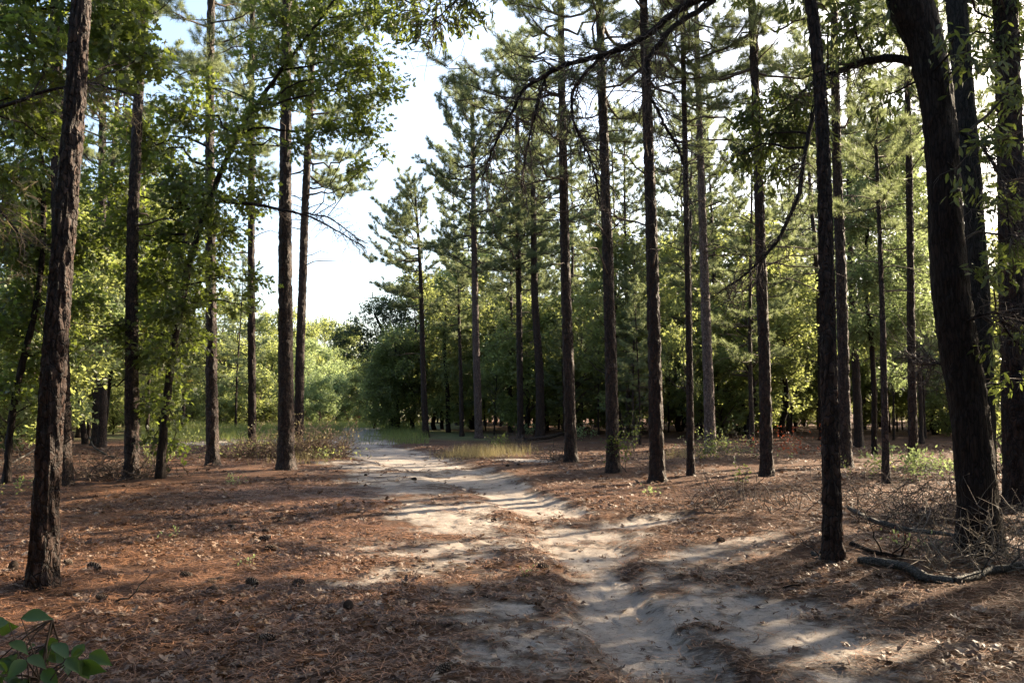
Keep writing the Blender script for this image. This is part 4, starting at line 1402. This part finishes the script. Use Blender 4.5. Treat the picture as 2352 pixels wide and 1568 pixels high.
# ------------------------------------------------------------------ shrubs, seedlings, ivy
def shrub(label, px, py, h, spread, n, size0, leaf, seed, shape=(LEAF, LEAF_F), name='shrub', cat='shrub', group='green shrubs on the forest floor', nst=7):
    rng = np.random.default_rng(seed)
    size = size0 * .72
    base = on_ground(px, py)
    t = thing(name, base, label, cat, group)
    cr = MB()
    for i in range(nst):
        d = np.array([rng.normal() * .5 * spread, rng.normal() * .5 * spread, h * rng.uniform(.55, 1.0)])
        p0 = np.array([rng.normal() * .18 * spread, rng.normal() * .18 * spread, -.02])
        W = wander(p0, d, 6, rng, .1, .05)
        cr.tube(W, np.linspace(.008, .003, 6) * max(.5, min(1.2, h)), 4, 1)
        m = n // nst
        s = .35 + .65 * rng.random(m)
        q = np.stack([np.interp(s, np.linspace(0, 1, 6), W[:, k]) for k in range(3)], -1)
        out = unit(rng.normal(size=(m, 3)) + unit(W[-1] - W[0]) * .5)
        q = q + out * rng.random((m, 1)) * .22 * spread
        cr.leaves(q, out + np.array([0, 0, .2]), size * rng.uniform(.6, 1.15, m), *shape, rng, 0, .5)
    cr.build('foliage', [M[leaf], M['twig']], t)
    return t


shrub('leafy green sprouts hugging the foot of the tall pine', 1425, 1080, 1.1, .7, 260, .12, 'laurel_leaf', 111)
shrub('pale green sprig shrub lit beside the sprouting pine', 1452, 1040, 1.5, .5, 130, .12, 'laurel_leaf', 112)
shrub('bright sunlit ground ivy bush beside the stubby shoot pine', 2082, 1100, .6, 1.1, 460, .11, 'bright_leaf', 113, nst=14)
shrub('shaded wide ground bush left of the massive oak', 2165, 1100, .5, 1.0, 300, .11, 'bright_leaf', 114, nst=12)
shrub('low leafy bush left of the stubby shoot pine', 1985, 1098, .5, .7, 160, .1, 'wood_leaf', 115)
shrub('small upright green seedling in front of the bright edged pine', 1705, 1128, .55, .3, 110, .07, 'laurel_leaf', 116)
shrub('yellow green sapling at the right edge below the heavy pine', 2305, 1100, 1.2, .5, 110, .11, 'bright_leaf', 117)
shrub('small green weed on the sandy track bend', 800, 1030, .5, .6, 160, .09, 'laurel_leaf', 118)
shrub('dark green weed clump at the left verge of the track', 750, 1062, .4, .9, 200, .09, 'wood_leaf', 119)
shrub('leafy bush at the foot of the crooked oak', 345, 1085, .8, .6, 170, .11, 'wood_leaf', 120)
shrub('green bush beside the pine with the drooping branch', 440, 1045, 1.0, .9, 240, .12, 'wood_leaf', 121)
shrub('green grass-like clump right of the dry grass patch', 1150, 1038, .8, .6, 200, .14, 'laurel_leaf', 122, (LONG, LONG_F))
shrub('sunlit low green bush behind the mossy log', 1222, 1002, .8, 1.2, 260, .14, 'bright_leaf', 123)
shrub('sunlit low green bush right of the red footed pine', 1345, 1012, .7, 1.2, 220, .14, 'bright_leaf', 124)
shrub('slim red autumn sapling at the end of the track', 814, 983, 1.9, .5, 200, .15, 'red_leaf', 125)
shrub('tiny seedling with thin leaves on the sunlit straw', 398, 1235, .13, .16, 30, .05, 'bright_leaf', 126)
shrub('tiny green sprig behind the lit strip of leaves', 574, 1300, .12, .12, 22, .05, 'bright_leaf', 127)
shrub('small green tuft on the straw before the drooping branch pine', 535, 1115, .22, .4, 90, .06, 'bright_leaf', 128)
shrub('tiny green sprig on the sandy ridge in mid track', 1208, 1325, .1, .14, 22, .05, 'bright_leaf', 129)
shrub('small weed sprig in the gully on the right bank', 1492, 1138, .2, .25, 50, .06, 'bright_leaf', 130)
shrub('small green sprig by the fallen pole', 2080, 1268, .16, .35, 40, .07, 'bright_leaf', 131)
shrub('small leafy weed at the foot of the thick leaning pine', 30, 1140, .3, .5, 90, .08, 'wood_leaf', 132)
shrub('knee high weeds right of the pale pinkish pine', 1690, 1050, .7, 1.2, 220, .1, 'wood_leaf', 133)
shrub('low sunlit weeds left of the pale pinkish pine', 1600, 1055, .45, .9, 170, .1, 'laurel_leaf', 134)
shrub('red leaved seedling beside the fallen pole', 2055, 1262,   .22, .14, 12, .07, 'red_leaf', 135)


# the big-leaved sapling close to the camera
def close_sapling():
    rng = np.random.default_rng(140)
    Y = 2.55
    g = at(60, 1568, Y)
    base = np.array([g[0] - .1, Y, ground_z(g[0] - .1, Y)])
    t = thing('sapling', base, 'broad leaved green sapling close to the viewer in the lower left corner', 'sapling')
    st = MB()
    top = at(120, 1420, Y)
    W = wander(base - [0, 0, .05], top, 12, rng, .04)
    st.tube(W, np.linspace(.009, .003, 12), 6, 0)
    shift(st, base).build('stem', M['twig'], t)
    T = []
    m = 7
    ys = np.linspace(0, 1, m)
    wd = np.array([0, .20, .29, .28, .20, .09, 0])
    V = []
    for yy, w in zip(ys, wd):
        V += [(-w, yy, .40 * w - .22 * yy * yy), (0, yy, -.22 * yy * yy), (w, yy, .40 * w - .22 * yy * yy)]
    Fq = []
    for i in range(m - 1):
        a = i * 3
        Fq += [[a, a + 1, a + 4, a + 3], [a + 1, a + 2, a + 5, a + 4]]
    specs = [(20, 1428, -40, 62, 'u'), (48, 1418, 60, 66, 'u'), (0, 1440, 20, 60, 'u')]
    for q in range(30):
        specs.append((rng.uniform(-20, 195), rng.uniform(1470, 1560), rng.uniform(-60, 85), rng.uniform(32, 58), 'd'))
    specs += [(205, 1500, 80, 62, 'd'), (180, 1520, 55, 62, 'd'), (120, 1478, 60, 60, 'd')]
    for px, py, dx, ln, ud in specs:
        p = at(px, py, Y + rng.uniform(-.12, .12))
        dirv = unit(np.array([dx / 70, rng.uniform(-.9, .2), -.35 if ud == 'd' else .05]))
        lf = MB()
        L = ln * Y / F
        lf.leaves(p[None] - base, dirv[None], [L], V, Fq, rng, 0, .75, [rng.random() * .8], [L], (0, -.75, .66))
        o = lf.build('leaf', M['sapling_leaf'], t)
        o.data.polygons.foreach_set('use_smooth', np.ones(len(o.data.polygons), bool))
        tw = MB()
        q = W[int(rng.integers(6, 12))]
        tw.tube(wander(q, p, 4, rng, .05, .05) - base, [.003, .0025, .002, .0015], 4, 0)
        tw.build('leaf_stalk', M['twig'], t)


M['sapling_leaf'] = leaf_material('sapling_leaf', (.018, .046, .012), (.036, .074, .018), (.20, .34, .04), .35, .35, None)
close_sapling()


# the broken post and the low stump by the left-hand pines
def stump(label, px, py, r, h, name, cat, seed):
    rng = np.random.default_rng(seed)
    b = on_ground(px, py)
    mb = MB()
    sides = 14
    zz = np.concatenate([[-.15], np.linspace(0, h, 9)])
    mb.tube(np.stack([rng.normal(size=10) * .006, rng.normal(size=10) * .006, zz], -1), r * (1 + .25 * np.exp(-np.maximum(zz, 0) / .12)), sides, 0, .02, seed, cap=False)
    k = mb.n - sides
    top = mb.v[-1][k:]
    top[:, 2] += rng.uniform(-.06, .06, sides)
    mb.v.append(np.array([[0, 0, h - .03]])); mb.t.append(np.array([.5]))
    jj = np.arange(sides)
    mb.f.append(np.stack([k + jj, k + (jj + 1) % sides, np.full(sides, mb.n)], -1)); mb.m.append(np.zeros(sides, int)); mb.s.append(np.zeros(sides, bool)); mb.n += 1
    tag(mb.build(name, M['oak_bark'], None, b), label, cat)


stump('short dark broken trunk standing like a post beside the sunlit twin trunked pine', 203, 1008, .1, 1.0, 'tree_stump', 'stump', 151)
stump('low reddish cut stump behind the thick leaning pine', 160, 1012, .16, .45, 'tree_stump', 'stump', 152)

# remove any prototype never placed
for p in PP + PB + PL + PS + PU + PV + PT:
    if p.name not in _used:
        for ch in list(p.children):
            bpy.data.objects.remove(ch)
        bpy.data.objects.remove(p)
